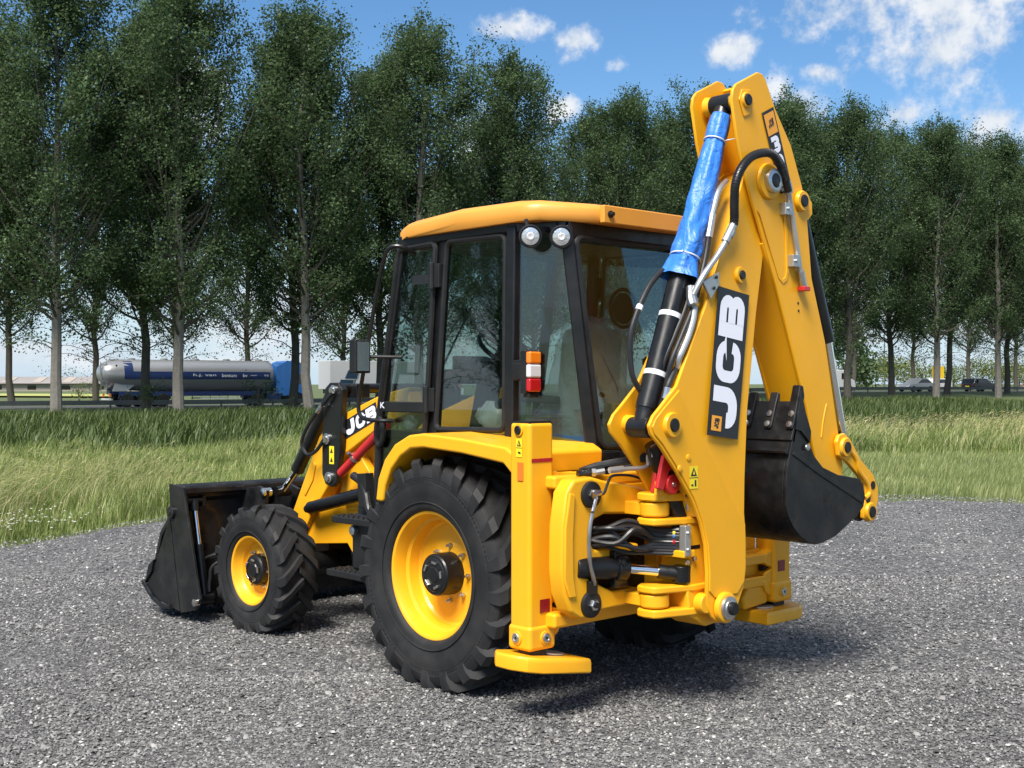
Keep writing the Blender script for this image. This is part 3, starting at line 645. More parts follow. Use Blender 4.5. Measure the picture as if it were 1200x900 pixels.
# ---- front loader: arms, bell cranks, rams
def loader_side(s):
    near = s > 0
    y0, y1 = (0.38, 0.50) if near else (-0.50, -0.38)
    m = MB(); m.prism('Y', [(2.03, 1.43), (1.90, 1.52), (1.79, 1.58), (1.25, 1.75), (0.95, 1.80), (0.92, 1.62), (1.25, 1.53), (1.74, 1.29), (1.88, 1.10), (2.11, 0.86), (2.45, 0.42), (2.62, 0.26), (2.72, 0.28), (2.74, 0.40), (2.42, 0.80)], y0, y1)
    a = m.obj('loader_arm', 'yellow_paint', BL, bevel=0.014, seg=3)
    if near:
        m = MB(); m.prism('Y', [(2.06, 1.22), (2.10, 1.10), (2.20, 0.98), (2.23, 1.0), (2.13, 1.13), (2.09, 1.24)], y1+0.0005, y1+0.010); m.obj('arm_emboss', 'yellow_paint', a, bevel=0.004)
        m = MB(); m.lathe([(0, 0.05), (0.02, 0.05), (0.02, 0.03), (0.026, 0.028), (0.026, 0.001)], (2.11, y1, 0.90), (0, 1, 0), 20); m.obj('pivot_boss', 'yellow_paint', a)
        m = MB(); m.lathe([(0.02, 0.026), (0.031, 0.024), (0.031, 0.001)], (2.11, y1, 0.90), (0, 1, 0), 16); m.obj('pivot_pin', 'black_paint', a)
        mp = bilinear((1.72, y1+0.003, 1.405), (1.285, y1+0.003, 1.575), (1.315, y1+0.003, 1.695), (1.755, y1+0.003, 1.53), (0, 1, 0))
        panel('decal_backing', mp, 0, 'black_print', a, pad=0.0)
        mp2 = bilinear(mp(0.13, 0.10), mp(0.98, 0.10), mp(0.98, 0.90), mp(0.13, 0.90), (0, 1, 0))
        letters('JCB', lambda u, v, l: mp2(u, v, 0.0015+l)).obj('decal_lettering', 'white_print', a)
        mp3 = bilinear(mp(0.02, 0.60), mp(0.10, 0.60), mp(0.10, 0.92), mp(0.02, 0.92), (0, 1, 0))
        panel('decal_emblem', mp3, 0.0015, 'orange_print', a)
    yb0, yb1 = (0.51, 0.56) if near else (-0.56, -0.51)
    m = MB(); m.prism('Y', [(1.86, 1.79), (1.80, 1.83), (1.70, 1.83), (1.64, 1.78), (1.67, 1.38), (1.72, 1.10), (1.78, 1.07), (1.86, 1.09), (1.90, 1.16), (1.90, 1.44)], yb0, yb1)
    b = m.obj('bell_crank', 'black_paint', BL, bevel=0.008)
    if near:
        for x, z, r in ((1.745, 1.775, 0.036), (1.83, 1.42, 0.042), (1.80, 1.14, 0.042)):
            m = MB(); m.lathe([(0, r), (0.015, r), (0.018, r*0.85), (0.018, r*0.7)], (x, yb1, z), (0, 1, 0), 20); m.lathe([(0.012, r*0.7), (0.03, r*0.62), (0.03, 0.001)], (x, yb1, z), (0, 1, 0), 14); m.obj('crank_pin', 'steel', b)
        mp = bilinear((1.80, yb1+0.003, 1.24), (1.74, yb1+0.003, 1.24), (1.74, yb1+0.003, 1.37), (1.80, yb1+0.003, 1.37), (0, 1, 0))
        panel('warning_label', mp, 0, 'label_yellow', b)
        m = MB()
        for i in range(2): m.add([mp(0.2, 0.12+i*0.5, 0.002), mp(0.8, 0.12+i*0.5, 0.002), mp(0.5, 0.40+i*0.5, 0.002)], [(0, 1, 2)])
        m.obj('warning_print', 'black_print', b)
    yc = s*0.47
    m = MB(); m.cyl((1.90, yc, 1.74), (2.37, yc, 1.16), 0.052, n=20); m.cyl((1.85, yc, 1.80), (1.92, yc, 1.71), 0.04, n=14)
    t = m.obj('tilt_ram', 'black_paint', BL, bevel=0.004)
    m = MB(); m.cyl((2.36, yc, 1.17), (2.56, yc, 1.0), 0.026, n=14); m.obj('ram_rod', 'chrome', t)
    m = MB(); m.lathe([(-0.06, 0.04), (0.06, 0.04)], (2.58, yc, 0.985), (0, 1, 0), 16); m.obj('ram_eye', 'black_paint', t)
    yl = s*0.555
    m = MB(); m.cyl((2.06, yl, 0.90), (1.16, yl, 1.10), 0.048, n=18); m.cyl((2.11, yl, 0.888), (2.02, yl, 0.908), 0.03, n=14); m.cyl((1.16, yl, 1.10), (1.08, yl, 1.118), 0.035, n=12)
    m.obj('lift_ram', 'black_paint', BL, bevel=0.004)
    return a
loader_side(1); loader_side(-1)
m = MB(); m.cyl((1.76, -0.50, 1.79), (1.76, 0.50, 1.79), 0.035, n=14); m.box(1.66, 1.80, 0.30, 0.42, 1.72, 1.82); m.obj('crank_cross_tube', 'black_paint', BL, bevel=0.006)
m = MB(); m.cyl((2.08, -0.37, 1.0), (2.08, 0.37, 1.0), 0.06, n=16); m.obj('loader_cross_tube', 'yellow_paint', BL)
m = MB(); m.cyl((1.64, 0.57, 1.18), (1.10, 0.57, 1.535), 0.034, n=16); rs_ = m.obj('safety_strut', 'red_paint', BL, bevel=0.004)
m = MB(); m.lathe([(-0.012, 0.040), (0.012, 0.040), (0.012, 0.034), (-0.012, 0.034)], (1.46, 0.57, 1.30), (0.54, 0, -0.355), 18, closed=True); m.cyl((1.46, 0.60, 1.32), (1.46, 0.635, 1.335), 0.012, n=8); m.obj('clamp', 'steel', rs_)
m = MB(); m.tube(catmull([(1.72, 0.585, 1.76), (1.87, 0.60, 1.64), (2.02, 0.61, 1.50), (2.09, 0.61, 1.38), (2.03, 0.60, 1.30), (1.93, 0.59, 1.33), (1.84, 0.58, 1.42)]), 0.014, 8); h = m.obj('loader_hose', 'hose_rubber', BL)
m = MB(); m.cyl((1.84, 0.597, 1.665), (1.90, 0.603, 1.615), 0.017, n=10); m.obj('hose_fitting', 'steel', h)
m = MB(); m.tube(catmull([(2.20, 0.56, 0.62), (2.5, 0.80, 0.60), (2.72, 1.0, 0.52), (2.80, 1.03, 0.48)]), 0.014, 8); m.tube(catmull([(2.20, 0.52, 0.60), (2.5, 0.78, 0.55), (2.70, 0.98, 0.46), (2.72, 1.02, 0.34), (2.71, 1.03, 0.25)]), 0.014, 8); h = m.obj('clam_hose', 'hose_rubber', BL)
m = MB(); m.cyl((2.66, 0.945, 0.55), (2.74, 1.0, 0.51), 0.018, n=10); m.cyl((2.62, 0.905, 0.50), (2.69, 0.96, 0.465), 0.018, n=10); m.obj('hose_fitting', 'steel', h)

# ---- loader bucket with its clam
m = MB()
m.prism('Y', [(2.84, 0.985), (2.84, 1.03), (2.86, 1.05), (3.02, 1.05), (3.06, 1.0), (2.955, 0.30), (2.98, 0.17), (3.30, 0.20), (3.30, 0.155), (2.96, 0.10), (2.88, 0.12), (2.86, 0.28), (2.965, 0.985)], -1.165, 1.165)
bk = m.obj('loader_bucket', 'bucket_black', BL, bevel=0.008)
for s in (1, -1):
    a, b = (1.165, 1.187) if s > 0 else (-1.187, -1.165)
    m = MB(); m.prism('Y', [(3.05, 1.055), (2.83, 1.04), (2.565, 0.23), (2.63, 0.14), (2.86, 0.09), (3.02, 0.77)], a, b); m.obj('back_side_plate', 'bucket_black', bk, bevel=0.004)
    m = MB(); m.prism('Y', [(3.035, 0.80), (2.875, 0.10), (3.30, 0.15), (3.42, 0.235), (3.25, 0.45)], a-0.004*(s < 0), b+0.004*(s > 0)); m.obj('clam_side_plate', 'bucket_black', bk, bevel=0.004)
    y = b if s > 0 else a
    m = MB(); m.tube(catmull([(3.47, y+s*0.005, 0.26), (3.30, y+s*0.008, 0.155), (3.12, y+s*0.012, 0.11), (2.99, y+s*0.012, 0.125)], 4), 0.018, 8); m.obj('wear_edge', 'bucket_black', bk)
    m = MB(); m.prism('Y', [(3.42, 0.25), (3.36, 0.40), (3.27, 0.455), (3.30, 0.36)], y-0.03 if s > 0 else y-0.02, y+0.02 if s > 0 else y+0.03); m.obj('clam_lug', 'bucket_black', bk, bevel=0.006)
    m = MB(); m.lathe([(-0.03, 0.05), (0.02, 0.05), (0.028, 0.04), (0.028, 0.02), (0.035, 0.018), (0.035, 0.001)], (2.99, y, 0.84), (0, s, 0), 20); m.obj('clam_pivot', 'bucket_black', bk)
    m = MB(); m.lathe([(-0.02, 0.028), (0.02, 0.028), (0.024, 0.001)], (2.62, y, 0.20), (0, s, 0), 16); m.obj('pivot_pin', 'steel', bk)
    yr = s*1.06
    m = MB(); m.cyl((2.815, yr, 0.60), (2.725, yr, 0.21), 0.034, n=16); m.cyl((2.72, yr-0.06, 0.20), (2.72, yr+0.06, 0.20), 0.042, n=16); m.box(2.70, 2.90, yr-0.08, yr-0.055, 0.14, 0.25); m.box(2.70, 2.90, yr+0.055, yr+0.08, 0.14, 0.25)
    cr = m.obj('clam_ram', 'black_paint', bk)
    m = MB(); m.cyl((2.81, yr, 0.58), (2.885, yr, 0.90), 0.024, n=16); m.obj('clam_ram_rod', 'chrome', bk)
    m = MB(); m.cyl((2.89, yr-0.09, 0.93), (2.89, yr+0.09, 0.93), 0.03, n=14); m.cyl((2.875, yr, 0.85), (2.892, yr, 0.935), 0.036, n=14); m.box(2.86, 2.99, yr-0.085, yr-0.06, 0.88, 0.965); m.box(2.86, 2.99, yr+0.06, yr+0.085, 0.88, 0.965); m.obj('ram_bracket', 'black_paint', bk, bevel=0.004)
for y in (0.62, 0.34, -0.34, -0.62):
    m = MB(); m.prism('Y', [(2.97, 0.98), (2.66, 1.03), (2.54, 1.0), (2.56, 0.92), (2.66, 0.60), (2.60, 0.30), (2.66, 0.22), (2.88, 0.28)], y-0.015, y+0.015); m.obj('bucket_bracket', 'bucket_black', bk, bevel=0.004)
m = MB(); m.lathe([(-0.04, 0.035), (0.03, 0.035), (0.04, 0.02), (0.04, 0.001)], (2.58, 0.62, 0.985), (0, 1, 0), 16); m.obj('tilt_pin', 'steel', bk)
m = MB(); m.box(3.28, 3.46, -1.16, 1.16, 0.17, 0.195); m.obj('cutting_edge', 'bucket_black', bk, bevel=0.004)
m = MB(); m.prism('Y', [(2.92, 0.98), (3.25, 0.66), (3.42, 0.25), (3.39, 0.24), (3.22, 0.64), (2.92, 0.95)], -1.16, 1.16); m.obj('clam_shell', 'bucket_black', bk)

# ---- rear fenders
for s in (1, -1):
    a, b = (0.42, 1.125) if s > 0 else (-1.125, -0.42)
    outer = [(0.47, 1.10), (0.445, 1.24), (0.38, 1.36), (0.28, 1.455), (0.14, 1.515), (0.0, 1.53), (-0.35, 1.51), (-0.72, 1.475), (-0.79, 1.44)]
    inner = [(-0.78, 1.32), (-0.70, 1.385), (-0.35, 1.425), (0.0, 1.445), (0.12, 1.435), (0.22, 1.385), (0.31, 1.305), (0.375, 1.20), (0.40, 1.10)]
    m = MB(); m.prism('Y', outer+inner, a, b); fd = m.obj('rear_fender', 'yellow_paint', BL, bevel=0.016, seg=3)
    m = MB(); m.prism('Y', [(-0.75, 0.95), (-0.77, 1.33), (0.0, 1.44), (0.30, 1.30), (0.40, 1.08), (0.55, 0.95)], a+0.01 if s > 0 else b-0.06, a+0.06 if s > 0 else b-0.01); m.obj('inner_guard', 'black_plastic', fd)

# ---- cab
def both(p): return [p, (p[0], -p[1], p[2])]
A_t, A_m, A_b = (0.745, 0.69, 2.74), (0.965, 0.715, 1.56), (1.00, 0.715, 0.98)
B_t, B_b = (0.33, 0.705, 2.745), (0.42, 0.725, 1.50)
C_t, C_b = (-0.345, 0.705, 2.75), (-0.345, 0.725, 1.46)
D_t, D_b = (-0.60, 0.535, 2.75), (-0.695, 0.405, 1.37)
def mir(p, s): return (p[0], p[1]*s, p[2])
m = MB()
for s in (1, -1):
    q = lambda p: mir(p, s)
    m.bar(q(A_t), q(A_m), 0.06, 0.06, (1, 0, 0)); m.bar(q(A_m), q(A_b), 0.055, 0.06, (1, 0, 0))
    m.bar(q((A_t[0]+0.02, A_t[1], 2.752)), q((C_t[0]-0.03, C_t[1], 2.752)), 0.07, 0.07)
    m.bar(q(C_t), q(C_b), 0.075, 0.075, (1, 0, 0))
    m.bar(q((B_t[0], B_t[1]-0.025, B_t[2])), q((B_b[0], B_b[1]-0.025, B_b[2])), 0.05, 0.085, (1, 0, 0))
    m.bar(q(D_t), q(D_b), 0.065, 0.075, (1, 1*s, 0))
    m.bar(q((C_t[0], C_t[1], 2.754)), q((D_t[0]-0.01, D_t[1], 2.754)), 0.074, 0.09)
    m.bar(q((C_b[0], C_b[1], 1.475)), q((D_b[0], D_b[1], 1.405)), 0.05, 0.07)
    m.bar(q((-0.37, 0.70, 1.475)), q((0.99, 0.70, 1.49)), 0.05, 0.06)
m.bar((D_t[0], -0.55, 2.735), (D_t[0], 0.55, 2.735), 0.085, 0.13)
m.bar((A_t[0], -0.70, 2.757), (A_t[0], 0.70, 2.757), 0.07, 0.08)
m.box(-0.74, -0.66, -0.42, 0.42, 1.10, 1.425)
m.box(0.93, 1.03, -0.68, 0.68, 0.95, 1.48)
m.box(-0.66, 0.93, -0.40, 0.40, 1.00, 1.08)
for s in (1, -1): m.box(-0.6, 0.95, 0.38 if s > 0 else -0.70, 0.70 if s > 0 else -0.38, 0.97, 1.06); 
cab = m.obj('cab_frame', 'black_paint', BL, bevel=0.012, seg=2)
m = MB(); m.box(-0.55, 0.70, -0.66, 0.66, 2.70, 2.735); m.obj('headliner', 'black_plastic', cab)
m = MB(); m.box(-0.62, -0.36, -0.40, 0.66, 1.30, 1.42); m.obj('rear_shelf', 'black_plastic', cab, bevel=0.01)
def pane(name, corners, m_='cab_glass', off=0.0):
    P = [Vector(c) for c in corners]; n = (P[1]-P[0]).cross(P[3]-P[0]).normalized()*0.003
    mb = MB(); mb.add([p+n for p in P]+[p-n for p in P], [(0, 1, 2, 3), (7, 6, 5, 4)]+[(i, 4+i, 4+(i+1) % 4, (i+1) % 4) for i in range(4)])
    return mb.obj(name, m_, cab, flat=True)
def gasket(name, corners, r=0.016, rad=0.06, m_='black_plastic', parent=None):
    P = [Vector(c) for c in corners]; k = len(P); path = []
    for i in range(k):
        p = P[i]; a = (P[i-1]-p).normalized(); b = (P[(i+1) % k]-p).normalized()
        for j in range(6):
            t = j/5; path.append((p+a*rad)*(1-t)**2 + p*2*t*(1-t) + (p+b*rad)*t*t)
    mb = MB(); mb.tube(path, r, 8, closed=True); return mb.obj(name, m_, parent or cab)
def lerp(a, b, t): return tuple(a[i]+(b[i]-a[i])*t for i in range(3))
for s in (1, -1):
    q = lambda x, y, z: (x, y*s, z)
    # door: upper glass, cross bar, lower glass
    du = [q(0.93, 0.722, 1.70), q(0.745, 0.705, 2.66), q(0.38, 0.712, 2.68), q(0.455, 0.728, 1.70)]
    dl = [q(0.985, 0.722, 1.03), q(0.955, 0.722, 1.64), q(0.46, 0.728, 1.64), q(0.55, 0.728, 1.03)]
    pane('door_glass', du); pane('door_glass', dl)
    gasket('door_frame', [q(0.995, 0.735, 1.0), q(0.952, 0.735, 1.66), q(0.765, 0.715, 2.70), q(0.372, 0.722, 2.71), q(0.442, 0.742, 1.64), q(0.54, 0.742, 1.0)], 0.02, 0.05)
    mb = MB(); mb.bar(q(0.96, 0.725, 1.67), q(0.45, 0.732, 1.67), 0.03, 0.07); mb.obj('door_bar', 'black_plastic', cab, bevel=0.008)
    mb = MB(); mb.tube([Vector(q(0.935, 0.75, 1.50)) + Vector((math.cos(t)*0.035, 0, math.sin(t)*0.09)) for t in [2*PI*i/20 for i in range(20)]], 0.018, 8, closed=True); mb.obj('door_handle', 'black_plastic', cab)
    # rear side window
    sw = [q(-0.285, 0.73, 1.56), q(-0.275, 0.712, 2.68), q(0.255, 0.712, 2.69), q(0.335, 0.73, 1.55)]
    pane('side_window', sw)
    gasket('window_seal', [q(-0.295, 0.742, 1.545), q(-0.283, 0.722, 2.70), q(0.262, 0.722, 2.71), q(0.35, 0.742, 1.535)], 0.018, 0.05)
    for z in (2.50, 1.72):
        t = (2.745-z)/1.245; x = 0.33+0.09*t
        mb = MB(); mb.box(x-0.055, x+0.055, 0.728 if s > 0 else -0.765, 0.765 if s > 0 else -0.728, z-0.075, z+0.075); mb.cyl(q(x+0.01, 0.77, z-0.085), q(x+0.01, 0.77, z+0.085), 0.017, n=10)
        mb.obj('hinge', 'black_plastic', cab, bevel=0.008)
    mb = MB(); mb.box(-0.30, -0.22, 0.66 if s > 0 else -0.71, 0.71 if s > 0 else -0.66, 1.70, 1.735); mb.cyl(q(-0.20, 0.66, 1.70), q(-0.20, 0.715, 1.70), 0.03, n=14); mb.obj('window_catch', 'black_plastic', cab, bevel=0.004)
    # quarter glass
    pane('quarter_window', [(-0.38, s*0.712, 1.49), (-0.375, s*0.698, 2.71), (-0.585, s*0.556, 2.71), (-0.672, s*0.445, 1.43)])
pane('rear_window', [(-0.70, 0.385, 1.43), (-0.617, 0.505, 2.68), (-0.617, -0.505, 2.68), (-0.70, -0.385, 1.43)])
gasket('rear_window_seal', [(-0.722, 0.372, 1.45), (-0.64, 0.50, 2.675), (-0.64, -0.50, 2.675), (-0.722, -0.372, 1.45)], 0.02, 0.06)
pane('windscreen', [(1.0, 0.67, 1.50), (0.765, 0.66, 2.71), (0.765, -0.66, 2.71), (1.0, -0.67, 1.50)])
mb = MB(); mb.bar((-0.728, 0.2, 1.42), (-0.728, -0.35, 1.42), 0.03, 0.05); mb.obj('rear_window_sill', 'black_plastic', cab, bevel=0.01)
mb = MB(); mb.cyl((0.95, 0.45, 1.52), (0.82, 0.05, 2.35), 0.008, n=6); mb.cyl((0.96, 0.35, 1.52), (0.86, 0.25, 2.15), 0.012, n=6); mb.obj('wiper', 'black_plastic', cab)
mp = bilinear((0.93, 0.737, 1.66), (0.87, 0.737, 1.66), (0.87, 0.737, 1.70), (0.93, 0.737, 1.70), (0, 1, 0))
text_mesh('door_lettering', 'K', 'white_print', cab, bilinear(mp(0.1, 0, 0.014), mp(0.9, 0, 0.014), mp(0.9, 1, 0.014), mp(0.1, 1, 0.014), (0, 1, 0)), 1, 1)
mp = bilinear((0.62, 0.719, 2.46), (0.44, 0.719, 2.46), (0.44, 0.719, 2.52), (0.62, 0.719, 2.52), (0, 1, 0))
panel('window_sticker', mp, 0, 'black_print', cab)

# roof: domed shell over a chamfered outline
def roof_ring(k, z, dz=0.0):
    o = [(0.80, 0.52), (0.76, 0.71), (0.62, 0.765), (0.1, 0.785), (-0.46, 0.785), (-0.585, 0.73), (-0.70, 0.44), (-0.72, 0.38), (-0.72, 0.0)]
    o = o + [(x, -y) for x, y in o[-2::-1]]
    return [((x-0.03)*k+0.03, y*k, z + dz*(1 if x > 0.5 else 0)) for x, y in o]
m = MB()
def zed(x): return 2.885 - 0.05*max(0, (x-0.05)/0.75)**2*1.0 - 0.018*max(0, (-x-0.2)/0.5)
R0 = [(x, y, z) for x, y, z in roof_ring(0.985, 2.765)]
rings_ = [R0]
for k, drop in ((1.0, 0.085), (1.0, 0.03), (0.985, 0.008), (0.93, -0.012), (0.75, -0.03), (0.4, -0.04)):
    rings_.append([(x, y, zed(x)-drop) for x, y, z in roof_ring(k, 0)])
m.rings(rings_); roof = m.obj('cab_roof', 'roof_yellow', BL, angle=40)
m = MB(); m.box(-0.755, -0.718, -0.40, 0.375, 2.762, 2.868); m.obj('roof_rear_panel', 'roof_yellow', roof, bevel=0.008)
for y in (0.325, -0.33):
    m = MB(); m.lathe([(0, 0.021), (0.012, 0.021), (0.012, 0.014), (0.03, 0.012), (0.03, 0.001)], (-0.755, y, 2.815), (-1, 0, 0), 14); m.obj('roof_bolt', 'black_plastic', roof)
# twin work lamps at the roof corner
for (x, y, z) in ((-0.55, 0.775, 2.668), (-0.63, 0.605, 2.672)):
    d = Vector((-0.80, 0.58, -0.12)).normalized(); c = Vector((x, y, z))
    m = MB(); m.lathe([(-0.075, 0.02), (-0.07, 0.05), (-0.02, 0.066), (0.012, 0.068), (0.014, 0.060), (0.004, 0.056)], c, d, 28); m.cyl(c-d*0.03, c-d*0.03+Vector((0.03, 0, 0.10)), 0.012, n=8)
    lamp = m.obj('work_lamp', 'black_plastic', roof)
    m = MB(); m.lathe([(0.0, 0.056), (0.010, 0.050), (0.015, 0.03), (0.017, 0.001)], c, d, 28); m.obj('lamp_lens', 'lamp_reflector', roof)
    m = MB(); m.lathe([(0.0165, 0.001), (0.021, 0.018), (0.0185, 0.022), (0.015, 0.023)], c, d, 16); m.obj('lamp_bulb', 'clear_lens', roof)

# mirror and its hoop
m = MB(); m.tube(catmull([(0.60, 0.71, 2.66), (0.62, 0.80, 2.70), (0.68, 0.85, 2.70), (0.73, 0.86, 2.64), (0.80, 0.86, 2.46), (0.94, 0.86, 1.98), (1.01, 0.86, 1.72), (1.01, 0.86, 1.63), (0.96, 0.85, 1.59), (0.84, 0.80, 1.58), (0.80, 0.74, 1.58)]), 0.014, 10)
mr = m.obj('mirror_hoop', 'black_paint', BL)
m = MB(); m.prism('Y', arc(0, 0, 0.03, 90, 180, 4), 0, 0); m = MB(); m.box(0.88, 0.95, 0.86, 0.985, 1.89, 2.11); m.box(0.945, 0.965, 0.87, 0.975, 1.90, 2.10); mi = m.obj('mirror', 'black_plastic', BL, bevel=0.02, seg=3)
m = MB(); m.box(0.876, 0.880, 0.875, 0.97, 1.905, 2.095); m.obj('mirror_glass', 'chrome', mi)
m = MB(); m.cyl((0.92, 0.87, 2.0), (0.70, 0.74, 1.995), 0.012, n=8); m.cyl((0.93, 0.86, 1.99), (0.935, 0.86, 2.05), 0.025, n=8); m.obj('mirror_arm', 'black_plastic', mi)

# tail lamp on a bracket off the cab post
m = MB(); m.box(-0.50, -0.36, 0.735, 0.75, 1.84, 1.96); m.box(-0.52, -0.42, 0.75, 0.80, 1.85, 1.94); m.box(-0.585, -0.54, 0.74, 0.845, 1.765, 2.01); tl = m.obj('tail_lamp', 'black_plastic', BL, bevel=0.004)
for z0, z1, mm in ((1.935, 2.005, 'amber_lens'), (1.855, 1.932, 'clear_lens'), (1.775, 1.852, 'red_lens')):
    m = MB(); m.box(-0.615, -0.575, 0.745, 0.84, z0, z1); m.obj('lamp_lens', mm, tl, bevel=0.012, seg=3)
m = MB(); m.box(-0.60, -0.55, 0.755, 0.83, 1.742, 1.766); m.obj('plate_lamp', 'black_plastic', tl, bevel=0.004)
for z in (1.87, 1.93):
    m = MB(); m.lathe([(0, 0.008), (0.006, 0.006), (0.006, 0.001)], (-0.45, 0.75, z), (0, 1, 0), 8); m.obj('screw', 'steel', tl)

# ---- cab interior: seat under film, steering column, console
m = MB(); m.box(-0.22, 0.22, -0.30, 0.20, 1.08, 1.42); m.box(-0.24, 0.24, -0.30, 0.20, 1.42, 1.56); m.prism('Y', [(-0.26, 1.52), (-0.12, 1.52), (-0.20, 2.16), (-0.32, 2.18)], -0.29, 0.19); seat = m.obj('seat', 'seat_fabric', BL, bevel=0.05, seg=4)
m = MB(); rs = []
for i in range(15):
    t = i/14; z = 1.44+0.80*t; cx = -0.20-0.09*t if t > 0.25 else -0.10-0.05*t*4; wx = 0.32*(1-t)**1.6+0.115; wy = 0.27-0.03*t
    if t > 0.93: wx *= 0.5; wy *= 0.8
    rs.append([(cx+wx*math.copysign(abs(math.cos(a))**0.6, math.cos(a))*(1+random.uniform(-0.05, 0.09)), -0.05+wy*math.copysign(abs(math.sin(a))**0.6, math.sin(a))*(1+random.uniform(-0.05, 0.09)), z+random.uniform(-0.015, 0.015)) for a in [2*PI*k/28 for k in range(28)]])
m.rings(rs); m.obj('plastic_cover', 'clear_film', seat, angle=70)
for y in (0.26, -0.36):
    m = MB(); m.bar((-0.25, y, 1.72), (0.15, y, 1.74), 0.06, 0.05); m.obj('armrest', 'seat_fabric', seat, bevel=0.012)
m = MB(); m.bar((0.88, 0, 1.08), (0.66, 0, 1.92), 0.14, 0.12, (1, 0, 0)); m.box(0.70, 0.93, -0.34, 0.34, 1.82, 1.92); m.prism('Y', [(0.66, 1.86), (0.90, 1.90), (0.90, 2.02), (0.72, 1.98)], -0.16, 0.16); con = m.obj('steering_console', 'black_plastic', BL, bevel=0.02)
m = MB(); c = Vector((0.50, 0.02, 2.06)); ax = Vector((-0.62, 0, 0.78)).normalized(); u = ax.cross(Vector((0, 1, 0))).normalized(); w = Vector((0, 1, 0))
m.tube([c+(u*math.cos(t)+w*math.sin(t))*0.19 for t in [2*PI*i/36 for i in range(36)]], 0.016, 8, closed=True)
for t in (0.5, 2.6, 4.7): m.bar(c, c+(u*math.cos(t)+w*math.sin(t))*0.185, 0.03, 0.012, ax)
m.cyl(c-ax*0.18, c+ax*0.015, 0.045, n=14); m.obj('steering_wheel', 'black_plastic', BL)
m = MB(); m.prism('Y', [(-0.5, 1.05), (-0.5, 1.72), (-0.1, 1.80), (0.55, 1.70), (0.6, 1.05)], -0.66, -0.44); cs = m.obj('side_console', 'black_plastic', BL, bevel=0.03)
m = MB(); m.box(-0.40, -0.15, -0.62, -0.47, 1.755, 1.80); m.obj('switch_panel', 'clear_lens', cs, bevel=0.01)
m = MB(); m.cyl((-0.28, -0.55, 1.78), (-0.30, -0.52, 1.95), 0.012, n=8); m.lathe([(0, 0.01), (0.02, 0.03), (0.05, 0.03), (0.07, 0.01)], (-0.30, -0.52, 1.93), (0, 0, 1), 14); m.obj('control_lever', 'black_plastic', cs)
for y in (0.10, -0.12):
    m = MB(); m.cyl((-0.46, y, 1.1), (-0.47, y, 1.72), 0.014, n=8); m.lathe([(0, 0.012), (0.02, 0.028), (0.055, 0.026), (0.07, 0.008)], (-0.47, y, 1.70), (0, 0, 1), 14); m.obj('control_lever', 'black_plastic', BL)
m = MB(); m.tube([Vector((-0.40, -0.18, 2.30)) + Vector((0.01*math.cos(t), math.cos(t)*0.11, math.sin(t)*0.12)) for t in [2*PI*i/24 for i in range(24)]], 0.012, 6, closed=True); m.lathe([(-0.02, 0.10), (0.03, 0.06), (0.03, 0.001)], (-0.38, -0.18, 2.30), (1, 0, 0), 20); m.obj('cab_fan', 'black_plastic', BL)
m = MB(); m.box(-0.60, -0.50, -0.05, 0.12, 1.42, 1.70); m.obj('cardboard_box', 'box_card', BL, bevel=0.004)
m = MB(); m.add([(-0.60, 0.02, 1.45), (-0.55, -0.28, 1.46), (-0.38, -0.20, 1.60), (-0.42, 0.05, 2.02), (-0.50, -0.02, 1.8)], [(0, 1, 2, 4), (4, 2, 3)]); m.obj('blue_floor_sheet', 'blue_sheet', BL)
m = MB(); m.add([(-0.45, 0.60, 1.47), (-0.62, 0.42, 1.46), (-0.55, 0.22, 1.50), (-0.35, 0.30, 1.49), (-0.3, 0.5, 1.52)], [(0, 1, 2, 3, 4)]); m.obj('blue_floor_sheet', 'blue_sheet', BL)
# bag on the ledge behind the side window and a plastic scrap in the door
for c, sx, n in (((-0.02, 0.60, 1.62), 0.13, 'plastic_bag'), ((0.72, 0.66, 1.56), 0.07, 'plastic_bag')):
    m = MB(); rs = []
    for i in range(9):
        t = i/8; r = sx*math.sin(PI*(0.08+0.84*t))**0.7
        rs.append([(c[0]+r*math.cos(a)*random.uniform(0.75, 1.15), c[1]+r*0.5*math.sin(a)*random.uniform(0.75, 1.1), c[2]-sx*0.6+sx*1.3*t+random.uniform(-0.008, 0.008)) for a in [2*PI*k/16 for k in range(16)]])
    m.rings(rs); m.obj(n, 'clear_film', BL, angle=80)
m = MB(); m.box(-0.28, 0.33, 0.50, 0.69, 1.44, 1.52); m.obj('window_ledge', 'black_plastic', BL, bevel=0.01)

